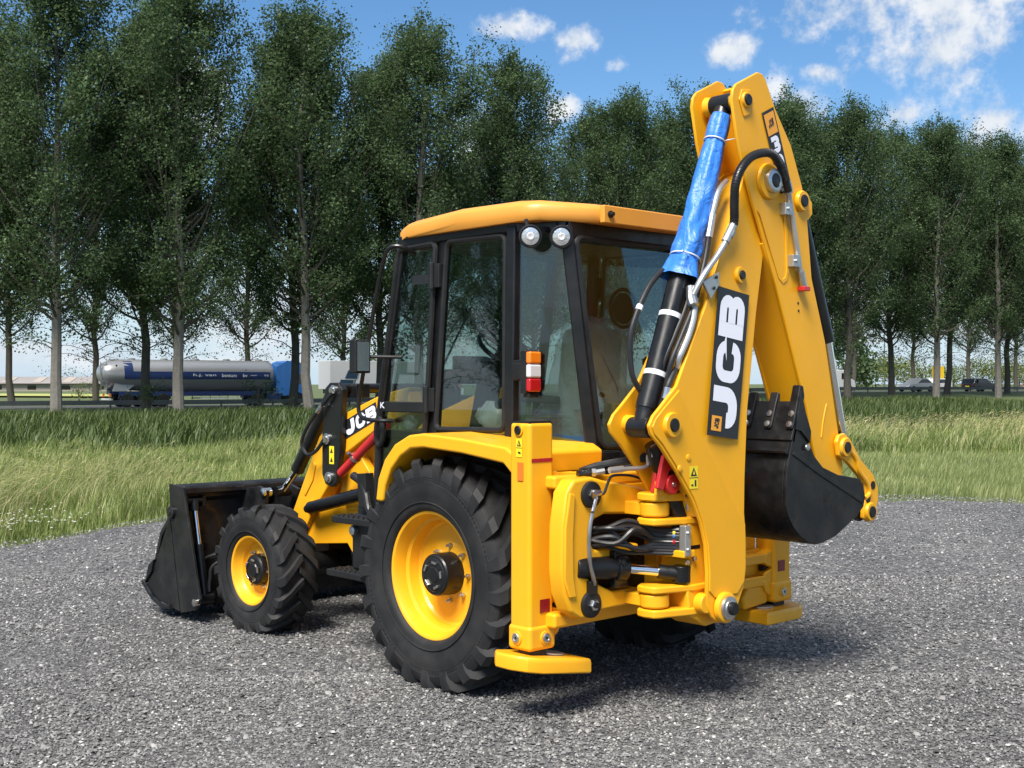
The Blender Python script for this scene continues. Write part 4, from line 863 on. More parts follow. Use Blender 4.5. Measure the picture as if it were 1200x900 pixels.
# ---- stabiliser legs
for s in (1, -1):
    def q(y0, y1): return (y0, y1) if s > 0 else (-y1, -y0)
    ya, yb = q(1.0, 1.178)
    m = MB(); m.box(-0.972, -0.815, ya, yb, 0.50, 1.615); leg = m.obj('stabiliser_leg', 'yellow_paint', BL, bevel=0.022, seg=4)
    m = MB(); m.box(-0.962, -0.825, ya+0.01, yb-0.01, 1.610, 1.622); m.obj('leg_top_cap', 'black_plastic', leg)
    yc, yd = q(0.99, 1.187)
    m = MB(); m.box(-0.982, -0.806, yc, yd, 0.405, 0.54); m.obj('leg_collar', 'yellow_paint', leg, bevel=0.024, seg=4)
    yi = s*1.105
    m = MB(); m.box(-0.945, -0.845, *q(1.03, 1.15), 0.32, 0.46); m.obj('inner_leg', 'black_paint', leg, bevel=0.012)
    # foot pad: chamfered casting, hanging a little low on the inner side
    tilt = math.radians(8) if s > 0 else 0.0
    pts = [(-1.06, 0.80), (-1.06, 1.16), (-1.02, 1.24), (-0.93, 1.285), (-0.82, 1.285), (-0.74, 1.22), (-0.74, 0.86), (-0.80, 0.80)]
    rs = []
    for k, z in ((0.97, 0.295), (1.0, 0.302), (1.0, 0.352), (0.985, 0.368), (0.95, 0.376)):
        rs.append([(-0.90+(x+0.90)*k, s*(1.04+(y-1.04)*k), z + (y-1.105)*math.tan(tilt)) for x, y in pts])
    m = MB(); m.rings(rs); m.obj('foot_pad', 'yellow_paint', leg, bevel=0.004, angle=60)
    m = MB(); m.lathe([(0, 0.075), (0.008, 0.075), (0.008, 0.001)], (-0.90, s*0.955, 0.378-0.02*(s > 0)), (0, math.tan(-tilt), 1), 20); m.obj('pad_pivot_plate', 'zinc_pipe', leg)
    def bolt(c, d, nm='leg_bolt', mm='steel', r=0.024):
        b = MB(); b.lathe([(0, r*1.55), (0.008, r*1.5), (0.009, r*1.15)], c, d, 22); b.obj('bolt_boss', 'yellow_paint', leg)
        b = MB(); b.lathe([(0.006, r*1.1), (0.014, r*1.1), (0.016, r), (0.016, r*0.72), (0.013, r*0.68), (0.013, 0.001)], c, d, 22); b.obj(nm, mm, leg)
        b = MB(); b.lathe([(0.0125, r*0.34), (0.0142, r*0.33), (0.0142, 0.001)], c, d, 6); b.obj('bolt_socket', 'black_paint', leg)
    bolt((-0.982, s*1.075, 0.472), (-1, 0, 0))
    bolt((-0.885, s*1.187, 0.472), (0, s, 0))
    m = MB(); m.box(-0.977, -0.9725, *q(1.035, 1.105), 0.605, 0.675); m.obj('red_reflector', 'red_reflector', leg)
    if s > 0:
        bolt((-0.89, 1.178, 1.575), (0, 1, 0), 'leg_plug', 'black_plastic', 0.022)
        m = MB(); m.box(-0.925, -0.88, 1.1785, 1.184, 1.305, 1.405); m.obj('orange_reflector', 'orange_reflector', leg, bevel=0.003)
        mp = bilinear((-0.87, 1.181, 1.432), (-0.915, 1.181, 1.432), (-0.915, 1.181, 1.53), (-0.87, 1.181, 1.53), (0, 1, 0))
        panel('warning_label', mp, 0, 'label_yellow', leg)
        m = MB(); m.add([mp(0.15, 0.58, 0.001), mp(0.85, 0.58, 0.001), mp(0.5, 0.95, 0.001)], [(0, 1, 2)]); m.add([mp(0.3, 0.2, 0.001), mp(0.8, 0.15, 0.001), mp(0.75, 0.28, 0.001), mp(0.35, 0.3, 0.001)], [(0, 1, 2, 3)]); m.add([mp(-0.02, 0.48, 0.001), mp(1.02, 0.48, 0.001), mp(1.02, 0.51, 0.001), mp(-0.02, 0.51, 0.001)], [(0, 1, 2, 3)]); m.obj('warning_print', 'black_print', leg)
        m = MB(); m.add([mp(0.40, 0.64, 0.002), mp(0.60, 0.64, 0.002), mp(0.5, 0.82, 0.002)], [(0, 1, 2)]); m.obj('warning_mark', 'label_yellow', leg)
        m = MB(); m.box(-0.9745, -0.9722, 1.012, 1.165, 1.405, 1.425); m.obj('red_tape', 'red_tape', leg)
    # brackets to the frame rails
    for z0, z1 in ((1.10, 1.16), (1.24, 1.34), (0.54, 0.60), (0.66, 0.72)):
        m = MB(); m.prism('X', [(s*1.005, z0-0.03), (s*0.93, z0), (s*0.93, z1), (s*1.005, z1+0.03)], -0.95, -0.84); m.obj('leg_bracket', 'yellow_paint', leg, bevel=0.01)
    m = MB(); m.prism('X', [(s*0.995, 0.44), (s*0.995, 0.54), (s*0.90, 0.56), (s*0.94, 0.48)], -0.95, -0.84); m.obj('leg_gusset', 'yellow_paint', leg, bevel=0.01)
    for z in (0.63, 1.20):
        m = MB(); m.cyl((-0.90, s*0.95, z), (-0.90, s*1.04, z), 0.022, n=12); m.obj('bracket_bolt', 'black_paint', leg)

# ---- rear frame rails
m = MB(); m.box(-0.945, -0.85, -0.98, 0.98, 0.52, 0.585); m.box(-0.945, -0.85, -0.98, 0.98, 0.665, 0.725); m.box(-0.87, -0.83, -0.99, 0.99, 0.50, 0.75)
m.box(-0.945, -0.85, -0.98, 0.98, 1.13, 1.19); m.box(-0.945, -0.85, -0.98, 0.98, 1.25, 1.31); m.box(-0.87, -0.83, -0.99, 0.99, 1.10, 1.33)
m.prism('X', [(-0.98, 0.5), (-0.98, 1.33), (-0.70, 1.33), (-0.66, 0.75), (-0.70, 0.5)], -0.835, -0.80); m.prism('X', [(0.98, 0.5), (0.98, 1.33), (0.70, 1.33), (0.66, 0.75), (0.70, 0.5)], -0.835, -0.80)
fr = m.obj('rear_frame', 'yellow_paint', BL, bevel=0.008)
m = MB(); m.prism('X', [(-0.99, 0.40), (-0.99, 0.52), (-0.78, 0.53), (-0.72, 0.46), (-0.74, 0.38)], -0.93, -0.84); m.obj('frame_gusset', 'yellow_paint', fr, bevel=0.02, seg=3)
m = MB(); m.box(-0.80, -0.70, -0.68, 0.66, 0.62, 1.12); m.obj('rear_bulkhead', 'black_paint', fr)

# ---- side-shift carriage
def P2(*a): return list(a)
CAR = [(1.035, 1.315), (0.90, 1.325), (0.80, 1.30), (0.64, 1.275), (0.50, 1.245), (0.42, 1.205), (0.42, 1.105), (0.60, 1.105), (0.80, 1.118), (0.88, 1.095), (0.915, 1.045), (0.915, 0.99), (0.88, 0.935), (0.80, 0.93), (0.66, 0.935), (0.52, 0.94), (0.52, 0.885), (0.80, 0.875), (0.885, 0.865), (0.93, 0.82), (0.915, 0.775), (0.85, 0.748), (0.74, 0.70), (0.60, 0.695), (0.50, 0.69), (0.50, 0.605), (0.70, 0.605), (0.84, 0.60), (0.90, 0.575), (0.985, 0.575), (1.06, 0.62), (1.11, 0.72), (1.125, 0.85), (1.12, 1.08), (1.09, 1.25)]
CAR = [(y-0.02, z) for y, z in CAR]
m = MB(); m.prism('X', CAR, -1.14, -1.03); m.box(-1.04, -0.95, 0.30, 1.06, 0.52, 0.60); m.box(-1.04, -0.95, 0.30, 1.06, 1.26, 1.33)
m.box(-1.04, -0.96, 0.15, 0.98, 1.16, 1.27); m.prism('X', [(0.98, 0.60), (0.98, 1.26), (0.93, 1.26), (0.93, 0.60)], -1.04, -0.96)
m.prism('X', [(0.30, 0.60), (0.30, 1.26), (0.12, 1.20), (0.12, 0.66)], -1.10, -0.96)
car = m.obj('carriage', 'yellow_paint', BL, bevel=0.018, seg=3)
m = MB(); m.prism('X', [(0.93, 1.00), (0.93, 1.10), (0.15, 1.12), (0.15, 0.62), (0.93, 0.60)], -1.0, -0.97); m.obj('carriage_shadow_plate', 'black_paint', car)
m = MB(); m.prism('X', [(1.10, 0.80), (1.095, 1.07), (1.06, 1.25), (1.02, 1.24), (1.035, 1.0), (1.03, 0.80), (1.01, 0.70), (1.06, 0.70)], -1.156, -1.139); m.obj('carriage_rib', 'yellow_paint', car, bevel=0.008, seg=3)
for z in (1.232, 0.648):
    c = (-1.14, 0.895, z)
    m = MB(); m.lathe([(0, 0.072), (0.018, 0.070), (0.024, 0.060), (0.024, 0.03), (0.03, 0.028), (0.03, 0.001)], c, (-1, 0, 0), 28); m.obj('clamp_disc', 'black_plastic', car)
    m = MB(); m.lathe([(0.024, 0.032), (0.04, 0.032), (0.045, 0.026), (0.045, 0.016)], c, (-1, 0, 0), 6); m.obj('clamp_nut', 'steel', car)
    m = MB(); m.lathe([(0.04, 0.017), (0.056, 0.016), (0.056, 0.001)], c, (-1, 0, 0), 14); m.obj('clamp_stud', 'black_paint', car)
m = MB(); m.box(-1.17, -1.14, 0.865, 0.925, 0.70, 0.775); m.obj('cable_bracket', 'black_paint', car, bevel=0.005)
cpath = catmull([(-1.195, 0.905, 1.225), (-1.20, 0.935, 1.16), (-1.195, 0.955, 1.06), (-1.19, 0.955, 0.96), (-1.185, 0.94, 0.87), (-1.175, 0.905, 0.79), (-1.165, 0.89, 0.755)], 8)
m = MB(); m.tube(cpath, 0.007, 8); m.obj('grease_hose', 'hose_rubber', car)
m = MB()
for i in range(10, len(cpath)-2):
    for t in (0.0, 0.33, 0.66):
        p = cpath[i].lerp(cpath[i+1], t); d = (cpath[i+1]-cpath[i]).normalized(); m.lathe([(-0.0022, 0.008), (-0.0022, 0.0115), (0.0022, 0.0115), (0.0022, 0.008)], p, d, 8, closed=True)
m.obj('spring_guard', 'steel', car)
m = MB(); m.cyl(cpath[0], cpath[9], 0.010, n=8); m.cyl((-1.195, 0.93, 1.235), (-1.195, 0.875, 1.245), 0.016, n=8); m.cyl(cpath[-1], cpath[-4], 0.011, n=8); m.obj('hose_fitting', 'steel', car)
m = MB(); m.tube(catmull([(-1.18, 0.87, 1.235), (-1.19, 0.84, 1.24), (-1.18, 0.80, 1.29), (-1.16, 0.74, 1.325), (-1.15, 0.60, 1.32), (-1.16, 0.52, 1.30), (-1.18, 0.50, 1.28)]), 0.008, 8); m.obj('grease_hose', 'hose_rubber', car)

# ---- kingpost, turned to the right
m = MB()
KA = (-1.30, 0.56)
def eye(z0, z1, r=0.085): m.lathe([(0, r-0.01), (0.008, r), (z1-z0-0.008, r), (z1-z0, r-0.01)], (KA[0], KA[1], z0), (0, 0, 1), 28)
eye(1.105, 1.185, 0.08); m.box(-1.33, -1.12, 0.50, 0.62, 1.11, 1.18); m.obj('carriage_eye', 'yellow_paint', car, bevel=0.005)
m = MB(); eye(0.615, 0.69, 0.08); m.box(-1.33, -1.12, 0.50, 0.62, 0.62, 0.685); m.obj('carriage_eye', 'yellow_paint', car, bevel=0.005)
m = MB()
def fork(z0, z1):
    pts = arc(KA[1], KA[0], 0.088, -80, 80, 8)
    m.prism('Z', [(-1.39, 0.56), (-1.385, 0.60), (-1.36, 0.635), (-1.30, 0.65), (-1.24, 0.635), (-1.21, 0.58), (-1.20, 0.20), (-1.44, 0.20), (-1.44, 0.40)], z0, z1)
fork(1.19, 1.235); fork(1.06, 1.10); fork(0.695, 0.735); fork(0.565, 0.61)
m.prism('X', [(0.42, 0.565), (0.44, 0.70), (0.40, 0.86), (0.46, 0.90), (0.46, 0.99), (0.44, 1.04), (0.36, 1.23), (0.24, 1.23), (0.20, 1.0), (0.16, 0.7), (0.16, 0.50), (0.28, 0.49)], -1.43, -1.21)
kp = m.obj('kingpost', 'yellow_paint', BL, bevel=0.012, seg=3)
m = MB(); m.box(-1.455, -1.25, 0.40, 0.50, 0.885, 0.925); m.obj('ram_lug', 'yellow_paint', kp, bevel=0.008)
m = MB(); m.prism('X', [(0.30, 1.215), (0.235, 1.10), (0.315, 1.09)], -1.475, -1.432); kb = m.obj('stop_plate', 'steel', kp, bevel=0.004)
m = MB(); m.lathe([(0, 0.018), (0.012, 0.018), (0.012, 0.001)], (-1.475, 0.285, 1.13), (-1, 0, 0), 6); m.obj('stop_bolt', 'steel', kp)
for y, z in ((0.46, 0.86), (0.40, 0.875), (0.46, 1.215)):
    m = MB(); m.lathe([(0, 0.014), (0.012, 0.014), (0.014, 0.001)], (-1.44, y, z), (-1, 0, 0), 6); m.obj('kingpost_bolt', 'steel', kp)
m = MB(); m.box(-1.432, -1.425, 0.335, 0.415, 0.925, 0.945); m.obj('slot', 'black_paint', kp)
# slew ram
m = MB(); m.cyl((-1.10, 0.98, 0.845), (-1.16, 0.70, 0.825), 0.062, n=24); m.cyl((-1.155, 0.73, 0.827), (-1.168, 0.66, 0.822), 0.072, n=24); m.bar((-1.16, 0.695, 0.72), (-1.16, 0.695, 0.92), 0.045, 0.10, (0, 1, 0))
sr = m.obj('slew_ram', 'black_paint', BL, bevel=0.006)
m = MB(); m.cyl((-1.165, 0.67, 0.822), (-1.33, 0.50, 0.800), 0.027, n=18); m.obj('slew_ram_rod', 'chrome', sr)
m = MB(); m.cyl((-1.30, 0.53, 0.803), (-1.385, 0.44, 0.79), 0.04, n=16); m.lathe([(-0.045, 0.05), (0.045, 0.05)], (-1.385, 0.435, 0.79), (0, 0, 1), 20); m.obj('slew_ram_eye', 'black_paint', sr, bevel=0.006)
m = MB(); m.lathe([(0, 0.022), (0.014, 0.02), (0.018, 0.001)], (-1.215, 0.72, 0.86), (-1, 0, 0.2), 14); m.obj('slew_ram_plug', 'black_paint', sr)
# hoses through the carriage
random.seed(3)
for k in range(9):
    z = 1.075-0.017*k; y0 = 0.90-0.02*(k % 3); dip = random.uniform(-0.055, 0.05); xm = -1.12-0.025*((k*5) % 4)
    m = MB(); m.tube(catmull([(-1.02, y0, z-0.02), (xm-0.03, 0.80, z+dip), (xm-0.10, 0.68+random.uniform(-0.04, 0.04), z-dip*0.7-0.015), (-1.30, 0.56, 1.035-0.016*k), (-1.40, 0.475, 1.032-0.016*k)]), 0.012 if k % 3 else 0.015, 8)
    h = m.obj('hydraulic_hose', 'hose_rubber', BL)
    if k in (1, 2, 4):
        m = MB(); m.cyl((-1.375, 0.498, 1.033-0.016*k), (-1.385, 0.489, 1.0325-0.016*k), 0.016, n=10); m.obj('hose_band', {1: 'label_yellow', 2: 'blue_sheet', 4: 'red_lens'}[k], h)
m = MB(); m.box(-1.46, -1.415, 0.445, 0.492, 0.895, 1.06); hb = m.obj('hose_clamp_plate', 'zinc_pipe', BL, bevel=0.005)
for z in (0.93, 1.02):
    m = MB(); m.lathe([(0, 0.011), (0.009, 0.011), (0.01, 0.001)], (-1.46, 0.468, z), (-1, 0, 0), 6); m.obj('clamp_bolt', 'steel', hb)
# hoses and pipes on top of the carriage
for k in range(4):
    m = MB(); m.tube(catmull([(-0.86, 0.60, 1.34), (-1.02, 0.84-0.03*k, 1.355+0.006*k), (-1.12, 0.76-0.02*k, 1.38+0.006*k), (-1.20, 0.60, 1.40+0.006*k), (-1.25, 0.52, 1.405+0.01*k), (-1.28, 0.42, 1.37)]), 0.014, 8); m.obj('hydraulic_hose', 'hose_rubber', BL)
m = MB()
for k in range(5):
    y = 0.88-0.075*k; mm = MB(); mm.cyl((-1.06-0.03*k, y, 1.335+0.008*k), (-1.085-0.03*k, y-0.045, 1.343+0.008*k), 0.019, n=8); mm.cyl((-1.05-0.03*k, y+0.02, 1.335+0.008*k), (-1.06-0.03*k, y, 1.335+0.008*k), 0.024, n=6); mm.obj('hose_coupling', 'zinc_pipe' if k % 2 else 'black_paint', BL)
m.tube(catmull([(-1.22, 0.80, 1.362), (-1.25, 0.70, 1.366), (-1.28, 0.63, 1.37), (-1.29, 0.60, 1.385), (-1.29, 0.60, 1.43), (-1.29, 0.56, 1.445), (-1.29, 0.53, 1.41), (-1.29, 0.525, 1.34)], 5), 0.012, 8); m.cyl((-1.21, 0.82, 1.36), (-1.235, 0.74, 1.366), 0.018, n=8); m.obj('steel_pipe', 'zinc_pipe', BL)
# red boom lock
m = MB(); m.prism('X', [(0.685, 1.27), (0.635, 1.255), (0.585, 1.36), (0.47, 1.375), (0.46, 1.42), (0.54, 1.455), (0.63, 1.445), (0.655, 1.37)], -1.43, -1.405); m.prism('X', [(0.63, 1.24), (0.57, 1.24), (0.53, 1.35), (0.43, 1.385), (0.44, 1.435), (0.56, 1.445), (0.60, 1.35)], -1.35, -1.325); m.box(-1.43, -1.33, 0.47, 0.60, 1.415, 1.44)
bl = m.obj('boom_lock', 'red_paint', BL, bevel=0.006)
m = MB(); m.lathe([(-0.01, 0.052), (0.04, 0.052)], (-1.40, 0.565, 1.285), (-1, 0, 0), 22); m.obj('lock_hub', 'red_paint', bl, bevel=0.005)
m = MB(); m.lathe([(0, 0.014), (0.008, 0.012), (0.008, 0.001)], (-1.44, 0.565, 1.285), (-1, 0, 0), 12); m.obj('lock_bolt', 'steel', bl)
m = MB(); m.prism('X', [(0.66, 1.23), (0.65, 1.30), (0.62, 1.33), (0.59, 1.33), (0.56, 1.23)], -1.40, -1.38); m.obj('lock_lug', 'yellow_paint', bl, bevel=0.004)

# ---- boom: two cheek plates with a box between them
BOOM = [(0.831, 1.605), (0.817, 1.561), (0.744, 1.497), (0.613, 1.358), (0.487, 1.206), (0.415, 1.082), (0.371, 0.955), (0.355, 0.80), (0.360, 0.636), (0.320, 0.557), (0.26, 0.515), (0.19, 0.515), (0.10, 0.57), (0.031, 0.692), (0.012, 0.78), (0.010, 0.95), (0.028, 1.101), (0.024, 1.291), (0.0, 1.672), (-0.106, 2.221), (-0.199, 2.548), (-0.351, 2.882), (-0.374, 2.984), (-0.328, 3.054), (-0.222, 3.066), (-0.1, 3.037), (-0.034, 2.99), (0.158, 2.617), (0.352, 2.236), (0.613, 1.811), (0.737, 1.705), (0.797, 1.657)]
def half(z): return 0.150 if z < 1.95 else 0.150-0.048*min(1, (z-1.95)/0.75)
def plate(pts, lift0, lift1, side):
    mb = MB(); n = len(pts); x = lambda z, l: -1.35 - side*(half(z)+l)
    v = [(x(z, lift0), y, z) for y, z in pts] + [(x(z, lift1), y, z) for y, z in pts]
    return mb.add(v, [tuple(range(n)), tuple(range(n, 2*n))[::-1]] + [(i, (i+1) % n, n+(i+1) % n, n+i) for i in range(n)])
boom = plate(BOOM, -0.022, 0.0, 1).obj('boom', 'yellow_paint', BL, bevel=0.006)
plate(BOOM, -0.022, 0.0, -1).obj('boom_cheek', 'yellow_paint', boom, bevel=0.006)
BOX = [(0.50, 1.30), (0.41, 1.10), (0.22, 1.25), (0.05, 1.15), (0.035, 1.291), (0.012, 1.672), (-0.092, 2.221), (-0.185, 2.548), (-0.335, 2.882), (-0.356, 2.984), (-0.318, 3.04), (-0.222, 3.05), (-0.1, 3.02), (-0.05, 2.98), (0.14, 2.60), (0.33, 2.23), (0.50, 1.95), (0.42, 1.60)]
n_ = len(BOX); mb = MB()
mb.add([(-1.35-half(z)+0.012, y, z) for y, z in BOX]+[(-1.35+half(z)-0.012, y, z) for y, z in BOX], [tuple(range(n_)), tuple(range(n_, 2*n_))[::-1]]+[(i, (i+1) % n_, n_+(i+1) % n_, n_+i) for i in range(n_)])
mb.obj('boom_box', 'yellow_paint', boom, bevel=0.006)
RIDGE = [(0.60, 1.79), (0.73, 1.69), (0.79, 1.64), (0.815, 1.60), (0.80, 1.565), (0.735, 1.51), (0.60, 1.365), (0.475, 1.21), (0.403, 1.08), (0.36, 0.95), (0.345, 0.80), (0.348, 0.70), (0.30, 0.66), (0.10, 0.66), (0.04, 0.72), (0.026, 0.80), (0.03, 1.04), (0.10, 1.12), (0.276, 1.35), (0.44, 1.56), (0.56, 1.73)]
plate(RIDGE, -0.001, 0.009, 1).obj('boom_doubler', 'yellow_paint', boom, bevel=0.0085, seg=3)
def pin(c, d, parent, r=0.036, boss=0.062, bm='yellow_paint', pm='black_paint', h=0.022):
    b = MB(); b.lathe([(-0.004, boss), (h*0.6, boss*0.98), (h, boss*0.9), (h, r*1.05)], c, d, 26); b.obj('pin_boss', bm, parent)
    b = MB(); b.lathe([(h*0.6, r), (h+0.006, r), (h+0.010, r*0.85), (h+0.010, 0.001)], c, d, 22); b.obj('pin', pm, parent)
pin((-1.509, 0.669, 1.606), (-1, 0, 0), boom, 0.036, 0.068)
pin((-1.35-half(2.43), 0.035, 2.429), (-1, 0, 0), boom, 0.026, 0.048, h=0.02)
m = MB(); m.lathe([(0, 0.085), (0.03, 0.083), (0.034, 0.075), (0.034, 0.05)], (-1.505, 0.225, 0.60), (-1, 0, 0), 28); m.obj('foot_boss', 'yellow_paint', boom, bevel=0.004)
m = MB(); m.lathe([(0.03, 0.066), (0.05, 0.064), (0.052, 0.048), (0.06, 0.046), (0.062, 0.036)], (-1.505, 0.225, 0.60), (-1, 0, 0), 24); m.obj('foot_pin_washer', 'steel', boom)
m = MB(); m.lathe([(0.055, 0.037), (0.078, 0.036), (0.084, 0.03), (0.084, 0.001)], (-1.505, 0.225, 0.60), (-1, 0, 0), 22); m.obj('foot_pin', 'black_paint', boom)
m = MB(); m.cyl((-1.492, 0.345, 0.63), (-1.43, 0.345, 0.63), 0.055, n=24); m.obj('foot_collar', 'yellow_paint', boom, bevel=0.008)
m = MB(); m.cyl((-1.47, 0.70, 1.60), (-1.23, 0.70, 1.60), 0.03, n=16); m.lathe([(0, 0.05), (0.06, 0.045)], (-1.222, 0.69, 1.606), (-1, 0, 0), 20); m.obj('ram_base_pin', 'yellow_paint', boom)
# boom lettering: reads upward, letter tops to the left
xs = lambda y, z: -1.35-half(z)-0.003
A, B, C_, D_ = (0.107, 1.513), (-0.031, 2.319), (0.246, 2.357), (0.379, 1.547)
mpb = bilinear((xs(*A), *A), (xs(*B), *B), (xs(*C_), *C_), (xs(*D_), *D_), (-1, 0, 0))
# the lower end of the plate carries the thicker doubler, so lift the decal over it
m = MB(); nseg = 8
for i in range(nseg):
    m.add([mpb(i/nseg, 0, 0.010), mpb((i+1)/nseg, 0, 0.010), mpb((i+1)/nseg, 1, 0.010), mpb(i/nseg, 1, 0.010)], [(0, 1, 2, 3)])
m.obj('decal_backing', 'black_print', boom)
mpl = bilinear(mpb(0.05, 0.12), mpb(0.965, 0.12), mpb(0.965, 0.90), mpb(0.05, 0.90), (-1, 0, 0))
letters('JCB', lambda u, v, l: mpl(u, v, 0.012+l), gap=0.06).obj('decal_lettering', 'white_print', boom)
mpe = bilinear(mpb(0.035, 0.58), mpb(0.135, 0.58), mpb(0.135, 0.90), mpb(0.035, 0.90), (-1, 0, 0))
panel('decal_emblem', mpe, 0.0135, 'orange_print', boom)
mps = bilinear(mpe(0.15, 0.30), mpe(0.85, 0.22), mpe(0.85, 0.68), mpe(0.15, 0.76), (-1, 0, 0))
letters('JCB', lambda u, v, l: mps(u, v, 0.0145+l)).obj('emblem_lettering', 'black_print', boom)
mpw = bilinear((-1.5115, 0.522, 1.263), (-1.5115, 0.452, 1.263), (-1.5115, 0.452, 1.383), (-1.5115, 0.522, 1.383), (-1, 0, 0))
panel('warning_label', mpw, 0, 'label_yellow', boom)
m = MB(); m.add([mpw(0.12, 0.56, 0.001), mpw(0.88, 0.56, 0.001), mpw(0.5, 0.95, 0.001)], [(0, 1, 2)]); m.add([mpw(0.2, 0.12, 0.001), mpw(0.45, 0.12, 0.001), mpw(0.45, 0.2, 0.001), mpw(0.2, 0.2, 0.001)], [(0, 1, 2, 3)]); m.add([mpw(0.6, 0.1, 0.001), mpw(0.8, 0.1, 0.001), mpw(0.8, 0.38, 0.001), mpw(0.6, 0.38, 0.001)], [(0, 1, 2, 3)]); m.add([mpw(-0.02, 0.47, 0.001), mpw(1.02, 0.47, 0.001), mpw(1.02, 0.5, 0.001), mpw(-0.02, 0.5, 0.001)], [(0, 1, 2, 3)]); m.obj('warning_print', 'black_print', boom)
m = MB(); m.add([mpw(0.36, 0.63, 0.002), mpw(0.64, 0.63, 0.002), mpw(0.5, 0.82, 0.002)], [(0, 1, 2)]); m.obj('warning_mark', 'label_yellow', boom)
for y, z in ((0.53, 1.43), (0.60, 1.375)):
    m = MB(); m.lathe([(0, 0.018), (0.006, 0.016), (0.008, 0.001)], (-1.509, y, z), (-1, 0, 0), 14); m.obj('blanking_plug', 'yellow_paint', boom)
m = MB(); m.add([(-1.36, 0.66, 1.49), (-1.37, 0.575, 1.52), (-1.372, 0.585, 1.455), (-1.362, 0.655, 1.43)], [(0, 1, 2, 3)]); tg = m.obj('paper_tag', 'paper_tag', boom)
mpg = bilinear((-1.368, 0.65, 1.445), (-1.374, 0.59, 1.468), (-1.373, 0.585, 1.505), (-1.364, 0.652, 1.478), (-1, 0, 0))
m = MB(); m.add([mpg(0.1, 0.4), mpg(0.9, 0.4), mpg(0.9, 0.7), mpg(0.1, 0.7)], [(0, 1, 2, 3)]); m.obj('tag_print', 'black_print', boom)

# ---- dipper
DP = [(0.14, 3.395), (0.13, 3.45), (0.10, 3.485), (-0.095, 3.582), (-0.14, 3.580), (-0.17, 3.555), (-0.266, 3.398), (-0.418, 3.212), (-0.53, 2.986), (-0.582, 2.825), (-0.644, 2.45), (-0.788, 2.082), (-0.936, 1.512), (-0.983, 1.317), (-0.97, 1.15), (-0.90, 1.10), (-0.78, 1.15), (-0.662, 1.459), (-0.6, 1.683), (-0.443, 2.039), (-0.291, 2.385), (-0.055, 2.833), (0.047, 3.051), (0.094, 3.188)]
def dh(z): return 0.15-0.012*(1 if z < 2.3 else max(0, (2.9-z)/0.6))
def dplate(side, a, b, pts=DP):
    mb = MB(); n = len(pts); x = lambda z, l: -1.35 - side*(dh(z)+l)
    return mb.add([(x(z, a), y, z) for y, z in pts]+[(x(z, b), y, z) for y, z in pts], [tuple(range(n)), tuple(range(n, 2*n))[::-1]]+[(i, (i+1) % n, n+(i+1) % n, n+i) for i in range(n)])
dip = dplate(1, -0.02, 0.0).obj('dipper', 'yellow_paint', BL, bevel=0.006)
dplate(-1, -0.02, 0.0).obj('dipper_cheek', 'yellow_paint', dip, bevel=0.006)
LOW = [(-0.155, 2.62), (-0.40, 2.70), (-0.575, 2.80), (-0.634, 2.45), (-0.778, 2.082), (-0.926, 1.512), (-0.965, 1.317), (-0.95, 1.16), (-0.90, 1.12), (-0.79, 1.16), (-0.674, 1.459), (-0.612, 1.683), (-0.455, 2.039), (-0.303, 2.385)]
mb = MB(); n_ = len(LOW); mb.add([(-1.35-dh(z)+0.01, y, z) for y, z in LOW]+[(-1.35+dh(z)-0.01, y, z) for y, z in LOW], [tuple(range(n_)), tuple(range(n_, 2*n_))[::-1]]+[(i, (i+1) % n_, n_+(i+1) % n_, n_+i) for i in range(n_)])
mb.obj('dipper_box', 'yellow_paint', dip, bevel=0.006)
BACK = [(-0.155, 3.545), (-0.25, 3.40), (-0.402, 3.212), (-0.514, 2.986), (-0.566, 2.80), (-0.54, 2.80), (-0.49, 2.986), (-0.38, 3.20), (-0.23, 3.39), (-0.14, 3.53)]
m = MB(); m.prism('X', BACK, -1.482, -1.218); m.obj('dipper_back', 'yellow_paint', dip, bevel=0.004)
plate_e = [(0.085, 3.40), (0.06, 3.46), (-0.02, 3.47), (-0.04, 3.42), (-0.02, 3.33), (0.04, 3.31)]
dplate(1, -0.001, 0.008, plate_e).obj('pin_reinforcement', 'yellow_paint', dip, bevel=0.006, seg=3)
emb = [(-0.085, 2.80), (-0.11, 2.78), (-0.30, 2.43), (-0.345, 2.40), (-0.385, 2.42), (-0.40, 2.47), (-0.385, 2.70), (-0.36, 2.80), (-0.34, 2.80), (-0.362, 2.69), (-0.378, 2.48), (-0.365, 2.44), (-0.34, 2.425), (-0.315, 2.445), (-0.13, 2.77)]
dplate(1, -0.001, 0.007, emb).obj('pressed_ridge', 'yellow_paint', dip, bevel=0.003)
pin((-1.508, 0.022, 3.405), (-1, 0, 0), dip, 0.032, 0.045, h=0.012)
m = MB(); m.lathe([(0, 0.105), (0.018, 0.10), (0.022, 0.085)], (-1.50, -0.195, 2.975), (-1, 0, 0), 30); m.obj('elbow_boss', 'yellow_paint', dip)
m = MB(); m.lathe([(0.01, 0.07), (0.05, 0.068), (0.055, 0.06), (0.055, 0.042), (0.049, 0.04)], (-1.50, -0.195, 2.975), (-1, 0, 0), 26); m.obj('elbow_collar', 'steel', dip)
m = MB(); m.lathe([(0.04, 0.04), (0.054, 0.04), (0.057, 0.034), (0.057, 0.001)], (-1.50, -0.195, 2.975), (-1, 0, 0), 22); m.obj('elbow_pin', 'black_paint', dip)
pin((-1.505, -0.515, 2.895), (-1, 0, 0), dip, 0.036, 0.062, h=0.02)
